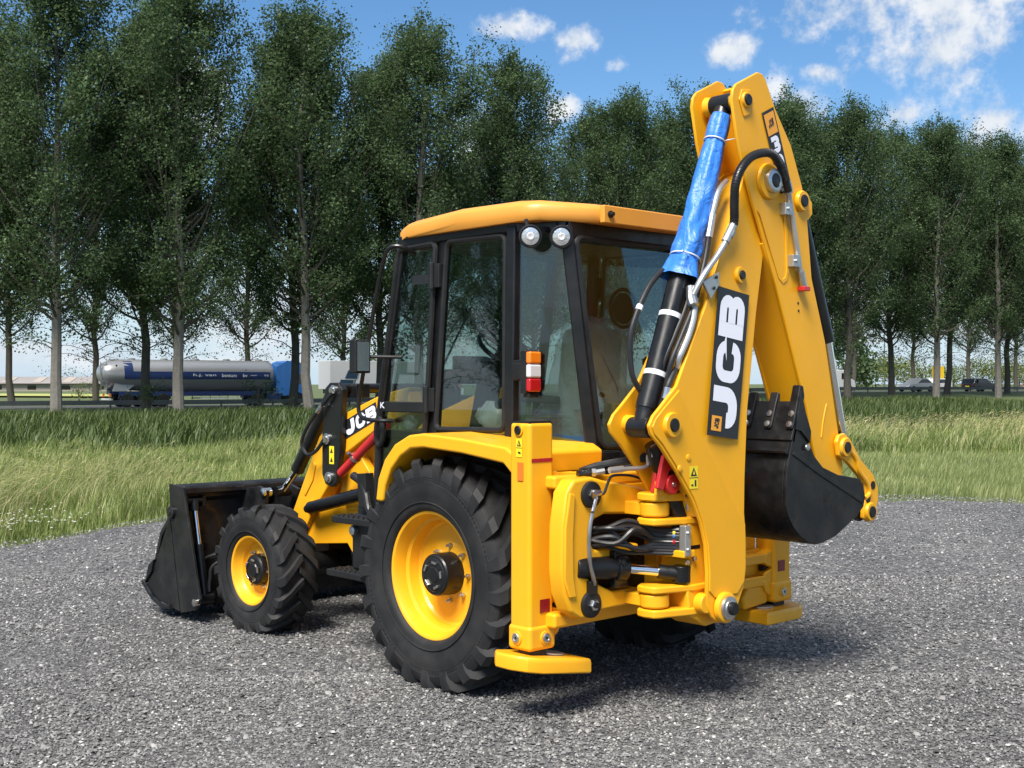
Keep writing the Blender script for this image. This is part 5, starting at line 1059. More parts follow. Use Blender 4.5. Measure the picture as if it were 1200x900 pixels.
m = MB(); m.cyl((-1.485, 0.022, 3.405), (-1.215, 0.022, 3.405), 0.032, n=18); m.cyl((-1.24, 0.022, 3.405), (-1.28, 0.022, 3.405), 0.06, 0.05, n=20); m.cyl((-1.46, 0.022, 3.405), (-1.42, 0.022, 3.405), 0.06, 0.05, n=20); m.obj('ram_top_pin', 'yellow_paint', dip)
for y, z in ((-0.505, 2.28), (-0.50, 2.325)):
    m = MB(); m.lathe([(0, 0.008), (0.002, 0.008), (0.002, 0.001)], (-1.492, y, z-0.03), (-1, 0, 0), 10); m.obj('rivet_hole', 'black_paint', dip)
m = MB(); m.tube(catmull([(-1.489, -0.80, 1.70), (-1.489, -0.765, 1.60), (-1.489, -0.745, 1.50)]), 0.0045, 8); m.obj('weld_bead', 'yellow_paint', dip)
# dipper decal, stacked 3 D X
mpd = bilinear((-1.504, -0.312, 2.915), (-1.504, -0.422, 2.965), (-1.504, -0.238, 3.407), (-1.504, -0.127, 3.354), (-1, 0, 0))
panel('decal_backing', mpd, 0, 'black_print', dip)
mpo = bilinear(mpd(0.09, 0.705), mpd(0.91, 0.705), mpd(0.91, 0.965), mpd(0.09, 0.965), (-1, 0, 0)); panel('decal_emblem', mpo, 0.0015, 'orange_print', dip)
mpj = bilinear(mpo(0.22, 0.30), mpo(0.74, 0.40), mpo(0.78, 0.74), mpo(0.26, 0.66), (-1, 0, 0)); letters('JCB', lambda u, v, l: mpj(u, v, 0.003+l)).obj('emblem_lettering', 'black_print', dip)
m = MB()
for ch, v0, v1 in (('3', 0.475, 0.68), ('D', 0.27, 0.455), ('X', 0.08, 0.25)):
    mq = bilinear(mpd(0.12, v0), mpd(0.88, v0), mpd(0.88, v1), mpd(0.12, v1), (-1, 0, 0)); lt = letters(ch, lambda u, v, l: mq(u, v, 0.0015+l)); m.add(lt.v, lt.f)
m.obj('decal_lettering', 'white_print', dip)
mq = bilinear(mpd(0.1, 0.02), mpd(0.5, 0.02), mpd(0.5, 0.06), mpd(0.1, 0.06), (-1, 0, 0)); panel('decal_small_print', mq, 0.0015, 'white_print', dip)
# hose over the elbow and pipe down the dipper
hp = catmull([(-1.47, 0.44, 2.30), (-1.50, 0.395, 2.40), (-1.50, 0.28, 2.51), (-1.50, 0.20, 2.60), (-1.51, 0.14, 2.70), (-1.53, 0.16, 2.81), (-1.55, 0.175, 2.915), (-1.56, 0.13, 3.01), (-1.56, 0.03, 3.085), (-1.56, -0.12, 3.12), (-1.56, -0.21, 3.082), (-1.55, -0.285, 3.00), (-1.54, -0.335, 2.93)], 6)
m = MB(); m.tube(hp[22:], 0.022, 12); eh = m.obj('elbow_hose', 'hose_rubber', BL)
m = MB()
for i in range(24, len(hp)-6):
    for t in (0, 0.5):
        p = hp[i].lerp(hp[i+1], t); d = (hp[i+1]-hp[i]).normalized(); m.lathe([(-0.005, 0.022), (-0.003, 0.0255), (0.003, 0.0255), (0.005, 0.022)], p, d, 12, closed=True)
m.obj('hose_guard', 'hose_rubber', eh)
m = MB(); m.tube(hp[:20], 0.017, 10); m.cyl(hp[18], hp[24], 0.024, n=12); m.cyl(hp[20], hp[22], 0.028, n=8); m.obj('steel_pipe', 'zinc_pipe', eh)
m = MB(); m.tube(catmull([(-1.53, -0.343, 2.95), (-1.525, -0.372, 2.87), (-1.52, -0.41, 2.75), (-1.52, -0.45, 2.60), (-1.52, -0.485, 2.47)]), 0.016, 10); m.cyl((-1.53, -0.335, 2.985), (-1.53, -0.352, 2.92), 0.026, n=8); pp = m.obj('dipper_pipe', 'zinc_pipe', BL)
m = MB(); m.cyl((-1.52, -0.485, 2.48), (-1.52, -0.515, 2.39), 0.022, n=12); m.obj('pipe_coupling', 'steel', pp)
m = MB(); m.box(-1.545, -1.495, -0.55, -0.487, 2.365, 2.392); m.obj('red_cap', 'red_paint', pp, bevel=0.005)
for y, z in ((-0.345, 2.83), (-0.42, 2.535)):
    m = MB(); m.box(-1.538, -1.49, y-0.035, y+0.035, z-0.035, z+0.035); k_ = m.obj('pipe_clamp', 'zinc_pipe', pp, bevel=0.004)
    m = MB(); m.lathe([(0, 0.011), (0.01, 0.011), (0.011, 0.001)], (-1.538, y+0.005, z), (-1, 0, 0), 6); m.obj('clamp_bolt', 'steel', pp)
# twin hoses on the boom's inner edge
for k in range(2):
    hp2 = catmull([(-1.43+0.04*k, 0.62, 1.80), (-1.45+0.05*k, 0.60, 1.93), (-1.46+0.05*k, 0.52, 2.08), (-1.46+0.05*k, 0.42, 2.25), (-1.44+0.05*k, 0.30, 2.50), (-1.43+0.05*k, 0.245, 2.68), (-1.43+0.05*k, 0.20, 2.82), (-1.42+0.05*k, 0.15, 2.90), (-1.40+0.05*k, 0.06, 2.96)], 6)
    m = MB(); m.tube(hp2, 0.015, 10); h = m.obj('boom_hose', 'hose_rubber', BL)
    m = MB(); m.tube(hp2[30:], 0.0165, 10); m.cyl(hp2[28], hp2[33], 0.021, n=8); m.obj('hose_fitting', 'zinc_pipe', h)
m = MB(); m.prism('X', [(0.40, 2.37), (0.26, 2.43), (0.26, 2.36), (0.33, 2.28)], -1.505, -1.49); bp = m.obj('hose_bracket', 'zinc_pipe', BL, bevel=0.003)
for y, z in ((0.29, 2.40), (0.31, 2.34)):
    m = MB(); m.lathe([(0, 0.01), (0.008, 0.01), (0.009, 0.001)], (-1.505, y, z), (-1, 0, 0), 6); m.obj('bracket_bolt', 'black_paint', bp)
m = MB(); m.tube(catmull([(-1.46, 0.41, 2.28), (-1.48, 0.45, 2.17), (-1.48, 0.49, 2.08), (-1.48, 0.54, 2.0), (-1.47, 0.56, 1.95), (-1.45, 0.55, 1.88)]), 0.017, 10); m.obj('boom_pipe', 'zinc_pipe', BL)
m = MB(); m.tube(catmull([(-1.44, 0.42, 2.34), (-1.46, 0.44, 2.28), (-1.48, 0.45, 2.24)]), 0.03, 10); m.obj('pipe_union', 'steel', BL)

# ---- dipper ram with its blue film
b0, t0 = Vector((-1.35, 0.72, 1.59)), Vector((-1.35, 0.018, 3.405))
dv = (t0-b0).normalized(); ln = (t0-b0).length
m = MB(); m.cyl(b0+dv*0.10, b0+dv*0.96, 0.062, n=26); m.cyl(b0+dv*0.02, b0+dv*0.14, 0.05, 0.06, n=20); m.lathe([(-0.07, 0.055), (0.07, 0.055)], b0, (1, 0, 0), 24)
dr_ = m.obj('dipper_ram', 'black_paint', BL, bevel=0.004)
m = MB(); m.cyl(b0+dv*0.95, t0-dv*0.05, 0.036, n=18); m.obj('ram_rod', 'chrome', dr_)
m = MB(); m.lathe([(-0.075, 0.058), (0.075, 0.058)], t0, (1, 0, 0), 26); m.cyl(t0-dv*0.12, t0, 0.05, n=18); m.obj('ram_rod_eye', 'black_paint', dr_, bevel=0.008)
for d_ in (0.30, 0.64):
    m = MB(); m.lathe([(-0.014, 0.0625), (-0.014, 0.0635), (0.014, 0.0635), (0.014, 0.0625)], b0+dv*d_, dv, 26, closed=True); m.obj('ram_label', 'white_print', dr_)
random.seed(5); m = MB(); rs = []; nn = 40
side = dv.cross(Vector((1, 0, 0))).normalized()
prof = [(0.86, 0.108), (0.90, 0.096), (0.95, 0.089), (0.985, 0.079), (1.0, 0.080), (1.04, 0.086), (1.12, 0.080), (1.22, 0.074), (1.35, 0.072), (1.48, 0.069), (1.60, 0.065), (1.68, 0.060), (1.71, 0.055), (1.73, 0.060), (1.80, 0.062), (1.86, 0.058), (1.875, 0.052)]
ph = [random.uniform(0, 6) for _ in range(8)]
fine_prof = []
for i in range(len(prof)-1):
    for j in range(5):
        t = j/5; fine_prof.append((prof[i][0]*(1-t)+prof[i+1][0]*t, prof[i][1]*(1-t)+prof[i+1][1]*t))
for i, (d_, r) in enumerate(fine_prof):
    ring = []
    for k in range(nn):
        a = 2*PI*k/nn
        rr = r*(1 + 0.07*math.sin(3*a+ph[0]+d_*9) + 0.05*math.sin(5*a+ph[1]-d_*21) + 0.04*math.sin(2*a+d_*38+ph[2]) + 0.03*math.sin(9*a+ph[3]+d_*14) + random.uniform(-0.012, 0.012))
        if r < 0.07: rr = r*(1+0.05*math.sin(7*a+ph[4]))
        sag = Vector((0, 0, -0.012*math.sin(PI*(d_-0.86)))) 
        ring.append(b0+dv*d_+(Vector((1, 0, 0))*math.cos(a)+side*math.sin(a))*rr+sag)
    rs.append(ring)
m.rings(rs, cap=False); m.obj('blue_film_wrap', 'blue_film', dr_, angle=60)
for d_, r in ((1.71, 0.062), (0.99, 0.084)):
    c = b0+dv*d_
    m = MB(); m.tube([c+(Vector((1, 0, 0))*math.cos(a)+side*math.sin(a))*r for a in [2*PI*k/24 for k in range(24)]], 0.004, 6, closed=True); m.cyl(c+Vector((-r*0.8, -0.02 if d_ > 1.5 else 0.05, 0)), c+Vector((-r-0.03, -0.10 if d_ > 1.5 else 0.16, 0.02)), 0.0035, n=6); m.obj('cable_tie', 'white_cable_tie', dr_)
m = MB(); m.tube(catmull([(-1.33, 0.66, 1.74), (-1.31, 0.735, 1.84), (-1.30, 0.755, 1.96), (-1.30, 0.75, 2.08), (-1.30, 0.71, 2.18), (-1.30, 0.65, 2.28), (-1.30, 0.58, 2.37), (-1.30, 0.49, 2.44)]), 0.016, 10); h = m.obj('ram_hose', 'hose_rubber', BL)
m = MB(); m.cyl((-1.30, 0.69, 2.215), (-1.30, 0.675, 2.24), 0.019, n=10); m.obj('hose_label', 'white_print', h)
m = MB(); m.tube(catmull([(-1.43, 0.66, 1.70), (-1.46, 0.64, 1.80), (-1.46, 0.60, 1.86), (-1.45, 0.55, 1.90), (-1.42, 0.46, 1.905)]), 0.018, 10); h = m.obj('ram_hose', 'hose_rubber', BL)
m = MB(); m.cyl((-1.458, 0.655, 1.74), (-1.462, 0.64, 1.80), 0.024, n=10); m.obj('hose_fitting', 'steel', h)
m = MB(); m.cyl((-1.35, 0.62, 1.50), (-1.35, 0.36, 0.98), 0.055, n=20); m.obj('boom_ram', 'black_paint', BL)
m = MB(); m.tube(catmull([(-1.42, 0.42, 1.30), (-1.43, 0.44, 1.22), (-1.42, 0.42, 1.14)]), 0.014, 8); m.cyl((-1.43, 0.435, 1.26), (-1.43, 0.435, 1.21), 0.02, n=8); m.obj('kingpost_fitting', 'zinc_pipe', BL)

# ---- bucket ram along the dipper's back, tipping links, digging bucket
m = MB(); m.cyl((-1.42, -0.61, 2.86), (-1.42, -0.912, 2.08), 0.046, n=20); br = m.obj('bucket_ram', 'black_paint', BL)
m = MB(); m.cyl((-1.42, -0.908, 2.09), (-1.42, -1.085, 1.455), 0.032, n=18); m.obj('ram_rod', 'chrome', br)
for x0, x1 in ((-1.495, -1.475), (-1.365, -1.345)):
    m = MB(); m.prism('X', [(-0.50, 2.98), (-0.50, 2.80), (-0.60, 2.79), (-0.645, 2.83), (-0.64, 2.90), (-0.58, 2.95)], x0, x1); m.obj('ram_lug', 'yellow_paint', br, bevel=0.005)
m = MB(); m.lathe([(-0.05, 0.042), (0.05, 0.042)], (-1.42, -1.05, 1.43), (1, 0, 0), 18); m.bar((-1.42, -1.05, 1.43), (-1.42, -0.93, 1.435), 0.06, 0.05); m.obj('rod_eye', 'black_paint', br)
LINK = [(-0.86, 1.47), (-0.885, 1.51), (-0.945, 1.52), (-1.01, 1.48), (-1.124, 1.354), (-1.27, 1.25), (-1.325, 1.17), (-1.33, 1.09), (-1.285, 0.985), (-1.22, 0.955), (-1.155, 0.985), (-1.16, 1.06), (-1.185, 1.12), (-1.17, 1.19), (-1.10, 1.255), (-0.97, 1.345), (-0.88, 1.385)]
for side_, a, b in ((1, -1.525, -1.497), (-1, -1.203, -1.175)):
    m = MB(); m.prism('X', LINK, a, b); lk = m.obj('tipping_link', 'yellow_paint', BL, bevel=0.008, seg=3)
    if side_ > 0:
        m = MB(); m.tube(catmull([(-1.525, -0.99, 1.42), (-1.527, -1.06, 1.36), (-1.527, -1.10, 1.28), (-1.527, -1.19, 1.20), (-1.527, -1.215, 1.14), (-1.525, -1.17, 1.11)]), 0.016, 8); m.obj('link_ridge', 'yellow_paint', lk)
        pin((-1.525, -0.945, 1.435), (-1, 0, 0), lk, 0.034, 0.06, h=0.018); pin((-1.525, -1.222, 1.022), (-1, 0, 0), lk, 0.036, 0.06, h=0.02)
        m = MB(); m.lathe([(0, 0.026), (0.003, 0.026), (0.003, 0.001)], (-1.525, -1.262, 1.185), (-1, 0, 0), 16); m.obj('link_hole', 'black_paint', lk)
        m = MB(); m.lathe([(0, 0.024), (0.003, 0.024), (0.003, 0.001)], (-1.525, -1.205, 1.10), (-1, 0, 0), 16); m.obj('link_hole', 'black_paint', lk)
        m = MB(); m.lathe([(0, 0.012), (0.012, 0.011), (0.012, 0.001)], (-1.525, -0.90, 1.405), (-1, 0, 0), 10); m.obj('link_bolt', 'steel', lk)
m = MB(); m.cyl((-1.52, -1.222, 1.022), (-1.18, -1.222, 1.022), 0.036, n=18); m.cyl((-1.52, -0.945, 1.435), (-1.18, -0.945, 1.435), 0.034, n=16); m.obj('link_shaft', 'black_paint', BL)
OFF = -0.058
PROF = [(-0.298, 1.79), (-0.345, 1.66), (-0.40, 1.546), (-0.391, 1.478), (-0.45, 1.40), (-0.538, 1.331), (-0.698, 1.279), (-0.929, 1.245), (-0.975, 1.20), (-0.995, 1.127), (-0.976, 1.071), (-0.90, 1.02), (-0.799, 0.972), (-0.671, 0.917), (-0.538, 0.888), (-0.46, 0.885), (-0.391, 0.902), (-0.31, 0.943), (-0.24, 1.003), (-0.19, 1.07), (-0.166, 1.146), (-0.166, 1.25), (-0.18, 1.348), (-0.24, 1.533), (-0.29, 1.70)]
PROF = [(y+OFF, z) for y, z in PROF]
m = MB(); m.prism('X', PROF, -1.60, -1.58); m.prism('X', PROF, -1.12, -1.10)
# wrapper shell
wr = [p for p in PROF[10:]]
inner_ = [(y-0.018*(1 if y > -0.5+OFF else 0.2), z+0.018*(1 if z < 1.1 else 0)) for y, z in wr]
m.prism('X', wr+inner_[::-1], -1.579, -1.121)
db = m.obj('digging_bucket', 'bucket_black', BL, bevel=0.004)
m = MB(); m.prism('X', [(-0.245+OFF+0.03, 1.50), (-0.30+OFF, 1.72), (-0.32+OFF, 1.72), (-0.27+OFF+0.02, 1.48)], -1.60, -1.10); m.obj('bucket_lip', 'bucket_black', db, bevel=0.005)
m = MB(); m.prism('X', [(-0.19+OFF, 1.42), (-0.165+OFF, 1.425), (-0.16+OFF, 1.44), (-0.19+OFF, 1.455)], -1.60, -1.10); m.obj('wrapper_seam', 'bucket_black', db, bevel=0.003)
for x in (-1.575, -1.425, -1.275, -1.125):
    m = MB(); m.prism('X', [(-0.225+OFF, 1.56), (-0.295+OFF, 1.78), (-0.305+OFF, 1.815), (-0.335+OFF, 1.81), (-0.35+OFF, 1.75), (-0.32+OFF, 1.66)] if x < -1.57 else [(-0.225+OFF, 1.56), (-0.275+OFF, 1.70), (-0.305+OFF, 1.775), (-0.325+OFF, 1.765), (-0.32+OFF, 1.68)], x-0.028, x+0.028)
    t = m.obj('bucket_tooth', 'bucket_black', db, bevel=0.008)
    for z in (1.59, 1.65):
        f = (z-1.56)/0.14
        m = MB(); m.lathe([(0, 0.02), (0.008, 0.018), (0.011, 0.001)], (x, -0.225+OFF-0.05*f+0.002, z), (0, 0.95, 0.32), 14); m.obj('tooth_bolt', 'steel', db)
m = MB(); m.prism('X', [(-0.30+OFF, 1.79), (-0.345+OFF, 1.66), (-0.40+OFF, 1.546), (-0.391+OFF, 1.478), (-0.30+OFF, 1.55), (-0.25+OFF, 1.56)], -1.612, -1.60); m.obj('side_cutter', 'bucket_black', db, bevel=0.003)
m = MB(); m.prism('X', [(-0.22+OFF, 1.42), (-0.24+OFF, 1.435), (-0.46+OFF, 1.335), (-0.95+OFF, 1.12), (-0.96+OFF, 1.09), (-0.47+OFF, 1.30)], -1.606, -1.60); m.obj('side_stiffener', 'bucket_black', db, bevel=0.003)
m = MB(); m.lathe([(0, 0.02), (0.008, 0.018), (0.010, 0.001)], (-1.612, -0.357+OFF, 1.455), (-1, 0, 0), 14); m.obj('side_bolt', 'steel', db)
for x0, x1 in ((-1.49, -1.46), (-1.24, -1.21)):
    m = MB(); m.prism('X', [(-0.90+OFF, 1.02), (-0.92+OFF, 1.24), (-1.02+OFF, 1.22), (-1.20+OFF, 1.06), (-1.20+OFF, 0.98), (-1.12+OFF, 0.96)], x0, x1); m.obj('bucket_ear', 'bucket_black', db, bevel=0.006)
# ------------------------------------------------------------------ poplars along the road
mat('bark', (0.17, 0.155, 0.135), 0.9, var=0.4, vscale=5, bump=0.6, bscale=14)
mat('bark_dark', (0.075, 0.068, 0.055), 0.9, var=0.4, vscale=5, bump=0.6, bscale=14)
leaf_material('poplar_leaf', [(0.0, (0.043, 0.078, 0.031)), (0.5, (0.070, 0.117, 0.049)), (0.9, (0.100, 0.152, 0.068)), (1.0, (0.14, 0.19, 0.10))], 0.48, 0.55, 0.010, 0.55, 1.5)  # wide patch range paints shadowed and highlit clumps into the leaf colour
leaf_material('bush_leaf', [(0.0, (0.07, 0.10, 0.025)), (0.5, (0.13, 0.17, 0.045)), (1.0, (0.22, 0.25, 0.08))], 0.35, 0.4)
def leaf_quads(C, size, n):
    a = rng.normal(size=(n, 3)); a /= np.linalg.norm(a, axis=1)[:, None]
    b = np.cross(a, rng.normal(size=(n, 3))); b /= np.linalg.norm(b, axis=1)[:, None]
    s = size[:, None]
    V = np.stack([C-a*s, C+b*s*0.62, C+a*s, C-b*s*0.62], 1).reshape(-1, 3)
    return V, np.arange(n*4)
def poplar_meshes(seed, H, spread=3.7, first=4.6, nb=72, per=34):
    rg = np.random.default_rng(seed); mb = MB(); bb = MB()
    zz = np.linspace(0, H*0.93, 12); bx = np.cumsum(rg.normal(0, 0.10, 12)); by = np.cumsum(rg.normal(0, 0.10, 12)); bx -= bx[0]; by -= by[0]
    tr = [(bx[i], by[i], zz[i]-0.1*(i == 0)) for i in range(12)]
    rad = [0.33 if i == 0 else 0.275*(1-zz[i]/H)**0.8+0.02 for i in range(12)]
    mb.tube(tr, rad, 9)
    cl = []
    for k in range(nb):
        t = (k+rg.random())/nb; z0 = first + (H*0.90-first)*t**0.95
        env = spread*min(1, (t+0.16)/0.36)**0.6*(1-t)**0.55+0.35
        az = k*2.399+rg.uniform(-0.4, 0.4); out_ = env*rg.uniform(0.65, 1.1); rise = out_*rg.uniform(0.9, 1.9) + 0.5
        if t < 0.10: rise *= 0.65
        p0 = np.array([np.interp(z0, zz, bx), np.interp(z0, zz, by), z0]); dr = np.array([math.cos(az), math.sin(az), 0])
        pts = [p0 + dr*out_*s**0.8 + np.array([0, 0, rise])*s**1.25 + rg.normal(0, 0.06, 3)*s for s in np.linspace(0, 1, 5)]
        bb.tube([tuple(p) for p in pts], [max(0.012, 0.085*(1-t)*(1-s)+0.014) for s in np.linspace(0, 1, 5)], 5)
        ns = 3+int(3*(1-t))
        for q in range(ns):
            s = rg.uniform(0.25, 1.0); i = int(s*3.99); f = s*4-i; p = pts[i]*(1-f)+pts[min(i+1, 4)]*f
            a2 = az+rg.uniform(-1.3, 1.3); l2 = env*rg.uniform(0.2, 0.5); e = p+np.array([math.cos(a2)*l2, math.sin(a2)*l2, l2*rg.uniform(0.3, 1.2)])
            bb.tube([tuple(p), tuple((p+e)/2+rg.normal(0, 0.05, 3)), tuple(e)], [0.022, 0.016, 0.008], 4)
            for u in (0.35, 0.7, 1.05): cl.append((p*(1-u)+e*u, 0.50))
        cl.append((pts[-1], 0.55)); cl.append((pts[3], 0.5))
    # thin drooping sprays under the crown and several pointed leaders on top
    for k in range(13):
        z0 = rg.uniform(first-1.4, first+2.2); az = rg.uniform(0, 6.28); l = rg.uniform(1.2, spread*0.95)
        p0 = np.array([np.interp(z0, zz, bx), np.interp(z0, zz, by), z0]); dr = np.array([math.cos(az), math.sin(az), 0])
        pts = [p0+dr*l*s+np.array([0, 0, l*(0.75*s-0.62*s*s)])+rg.normal(0, 0.05, 3)*s for s in np.linspace(0, 1, 5)]
        bb.tube([tuple(p) for p in pts], [0.03*(1-s)+0.008 for s in np.linspace(0, 1, 5)], 4)
        for s in (2, 3, 4): cl.append((pts[s]+rg.normal(0, 0.15, 3), -0.42))
    for k in range(6):
        az = rg.uniform(0, 6.28); ro = rg.uniform(0.5, 2.0); zt = H*rg.uniform(0.86, 1.0); zb = H*0.68
        for s in np.linspace(0, 1, 9): cl.append((np.array([np.interp(min(zb, zz[-1]), zz, bx)+math.cos(az)*ro*(0.6+0.4*s), np.interp(min(zb, zz[-1]), zz, by)+math.sin(az)*ro*(0.6+0.4*s), zb+(zt-zb)*s]), 0.46-0.26*s))
    for _ in range(26):
        z = rg.uniform(H*0.80, H); w = max(0.12, (H-z)*0.30); cl.append((np.array([np.interp(min(z, zz[-1]), zz, bx)+rg.normal(0, w), np.interp(min(z, zz[-1]), zz, by)+rg.normal(0, w), z]), 0.40))
    C = np.array([c for c, _ in cl]); S = np.array([s for _, s in cl])
    pc = np.repeat(C, per, 0) + rg.normal(size=(len(C)*per, 3))*np.abs(np.repeat(S, per))[:, None]*np.array([0.62, 0.62, 0.75])
    dens = np.clip(rg.normal(0.85, 0.35, len(C)), 0.15, 1.0); dens[S < 0] = 0.32      # uneven clumps, thin low sprays
    keep = rg.random(len(pc)) < np.repeat(dens, per); pc = pc[keep]
    V, F = leaf_quads(pc, rg.uniform(0.05, 0.115, len(pc)), len(pc))
    tm = mb.obj('trunk', 'bark'); bo = bb.obj('branches', 'bark_dark'); cm = raw_mesh('crown', V, F, 4, 'poplar_leaf')
    a, b, c = tm.data, cm.data, bo.data; bpy.data.objects.remove(tm); bpy.data.objects.remove(cm); bpy.data.objects.remove(bo); return a, b, c
VAR = [poplar_meshes(s, 25.0, sp, fi, nb, per) for s, sp, fi, nb, per in ((1, 4.5, 4.8, 88, 58), (2, 4.9, 4.2, 92, 58), (3, 4.3, 5.2, 84, 58), (4, 4.7, 4.8, 90, 56), (5, 4.4, 4.4, 82, 56))]
DARK = []
for tmesh, _, _ in VAR:
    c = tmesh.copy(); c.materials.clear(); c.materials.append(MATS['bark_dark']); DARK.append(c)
def poplar(k, r, e, H, label, group=None, dark=False, wide=1.0):
    d = e + 0.61*r; p = place(r, d, float(gh(r, d)))
    t = empty('poplar_tree', p, (k*2.1) % 6.28)
    s = H/25.0; t.scale = (s*wide, s*wide, s)
    tag(t, label, 'tree', group)
    tm, cm, bm_ = VAR[k % 5]
    if dark: tm = DARK[k % 5]
    for nm, me in (('trunk', tm), ('branches', bm_), ('crown', cm)):
        o = bpy.data.objects.new(nm, me); col.objects.link(o); o.parent = t
HID = 'tall dark green poplar rising behind the backhoe loader, trunk hidden'
FURTHER = 'poplar carrying on the roadside row past the parked cars'
rowA = [(-26.5, 26.5, 'pale-trunked poplar standing beside the rear end of the silver tanker'), (-20.4, 27.5, 'pale-trunked poplar standing in front of the silver tank lettering'), (-13.1, 27.0, 'pale-trunked poplar standing in front of the blue lorry cab nose'),
        (-6.3, 27.0, 'tall poplar rising behind the cab door and the front of the roof'), (0.3, 25.6, 'tall poplar rising behind the middle of the cab roof'), (8.3, 23.8, 'shorter poplar rising behind the rear edge of the cab roof'), (15.4, 25.2, 'poplar standing right behind the raised blue-wrapped ram'), (22.6, 25.8, 'poplar rising behind the upper end of the yellow dipper arm'),
        (28.7, 25.8, 'dark leaning poplar beside the raised digging arm, near the white van'), (38.3, 25.6, 'slim pale-trunked poplar between the silver cars on the road'), (45.7, 25.0, 'slim pale-trunked poplar in front of the dark parked estate car'), (53.5, 24.0, 'poplar at the far end of the roadside row beyond the dark estate car')] + [(61.8+8.2*k, 25.0-0.4*k, FURTHER) for k in range(4)]
for i, (r, H, lb) in enumerate(rowA):
    hid = lb is FURTHER
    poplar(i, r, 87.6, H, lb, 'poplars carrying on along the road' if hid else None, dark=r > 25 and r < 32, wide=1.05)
rowB = [(-31.5, 25.0, 'dark poplar left of the tanker, second of the roadside rows'), (-23.6, 26.0, 'dark-trunked poplar standing in front of the tanker rear axles'), (-15.1, 26.0, 'dark-trunked poplar standing in front of the blue lorry cab door'),
        (-9.5, 25.0, HID), (-1.0, 22.5, HID), (6.0, 23.5, HID), (12.5, 24.0, HID), (19.5, 24.5, HID), (27.0, 24.5, HID),
        (35.6, 25.5, 'thick dark-trunked poplar beside the small yellow road sign'), (42.2, 25.5, 'dark-trunked poplar beside the white estate car'), (50.0, 25.0, 'dark-trunked poplar behind the tail of the dark estate car')]
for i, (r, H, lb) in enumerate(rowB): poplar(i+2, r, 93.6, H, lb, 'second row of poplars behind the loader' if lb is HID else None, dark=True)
FARL = 'poplar beyond the road, its trunk rising behind the silver tanker'
FARR = 'poplar beyond the road, seen between the trunks of the nearer rows'
for i, (r, H) in enumerate([(-46.0, 24), (-39.6, 25), (-34.1, 24), (-28.6, 25), (-23.2, 24), (-15.5, 23), (-7.0, 23), (2.0, 23), (11.0, 23), (20.0, 24), (29.5, 24), (40.5, 24), (49.5, 24), (58.6, 25), (66.5, 25)]):
    lb = FARL if -35 < r < -20 else FARR
    poplar(i+1, r, 121.5, H, lb, 'poplars beyond the road, left' if lb is FARL else 'poplars beyond the road', dark=True, wide=0.95)

for i in range(11):      # the row runs on to the left; the cab glass mirrors it
    poplar(i, -38.0-i*8.4, 87.6, 25.0, 'poplar farther along the roadside row, mirrored in the cab side glass', 'poplars mirrored in the cab glass', wide=1.05)

# ------------------------------------------------------------------ road side: rails, far trees, buildings
mat('galvanised', (0.14, 0.145, 0.145), 0.5, metal=0.6, var=0.2)
RD = Vector((RT.x + FW.x*0.61, RT.y + FW.y*0.61, 0)).normalized(); RZ = math.atan2(RD.y, RD.x)
def guard(name, label, e, r0, r1, h):
    g0 = place((r0+r1)/2, e+0.61*(r0+r1)/2, 0); t = empty(name, g0); tag(t, label, 'guard rail')
    mb = MB(); pts = []
    for r in np.linspace(r0, r1, 30): pts.append(place(r, e+0.61*r, float(gh(r, e+0.61*r))+h)-g0)
    for dz in (-0.11, 0.0, 0.11):
        for i in range(len(pts)-1): mb.bar(pts[i]+Vector((0, 0, dz)), pts[i+1]+Vector((0, 0, dz)), 0.05 if dz else 0.03, 0.105)
    mb.obj('rail', 'galvanised', t)
    for r in np.arange(r0, r1, 3.4):
        p = place(r, e+0.61*r, float(gh(r, e+0.61*r)))-g0; mb = MB(); mb.box(p.x-0.05, p.x+0.05, p.y-0.05, p.y+0.05, -0.1+p.z, p.z+h+0.12); mb.obj('post', 'galvanised', t)
guard('guard_rail', 'grey steel guard rail running along the near side of the road', 103.5, -52, 84, 0.42)
def shrub(name, r, d, w, h, label, group=None, m='bush_leaf', n=2600, cat='tree'):
    z = float(gh(r, d)); t = empty(name, place(r, d, z)); tag(t, label, cat, group)
    nc = 16; C = np.stack([rng.normal(0, w*0.28, nc), rng.normal(0, w*0.28, nc), h*rng.uniform(0.25, 0.85, nc)], 1)
    pc = np.repeat(C, n//nc, 0)+rng.normal(size=((n//nc)*nc, 3))*np.array([w*0.13, w*0.13, h*0.13]); pc[:, 2] = np.abs(pc[:, 2])
    V, F = leaf_quads(pc, rng.uniform(0.5, 1.0, len(pc))*max(0.05, h*0.042), len(pc)); raw_mesh('crown', V, F, 4, m, t)
    mb = MB(); mb.tube([(0, 0, -0.1), (0.05, 0, h*0.35), (0, 0.05, h*0.7)], [h*0.03, h*0.022, h*0.008], 6)
    for a in (0.3, 2.2, 4.4): mb.tube([(0, 0, h*0.2), (math.cos(a)*w*0.2, math.sin(a)*w*0.2, h*0.6)], [h*0.015, h*0.006], 5)
    mb.obj('trunk', 'bark_dark', t)
for i, (r, d, w, h) in enumerate([(62, 225, 8, 4.6), (68, 220, 9, 6.0), (75, 225, 9, 5.2), (82, 228, 10, 4.8), (88, 222, 9, 5.6), (95, 230, 9, 4.6), (102, 240, 10, 5.2), (110, 240, 9, 4.4), (118, 250, 11, 5.2), (128, 255, 10, 4.6), (138, 262, 12, 5.2)]):
    shrub('far_tree', r, d, w, h, 'sunlit yellow-green tree on the far side of the road', 'sunlit trees beyond the road')
shrub('far_tree', 56.0, 205, 9, 11.5, 'rounded dark green tree standing behind the white van', m='poplar_leaf')
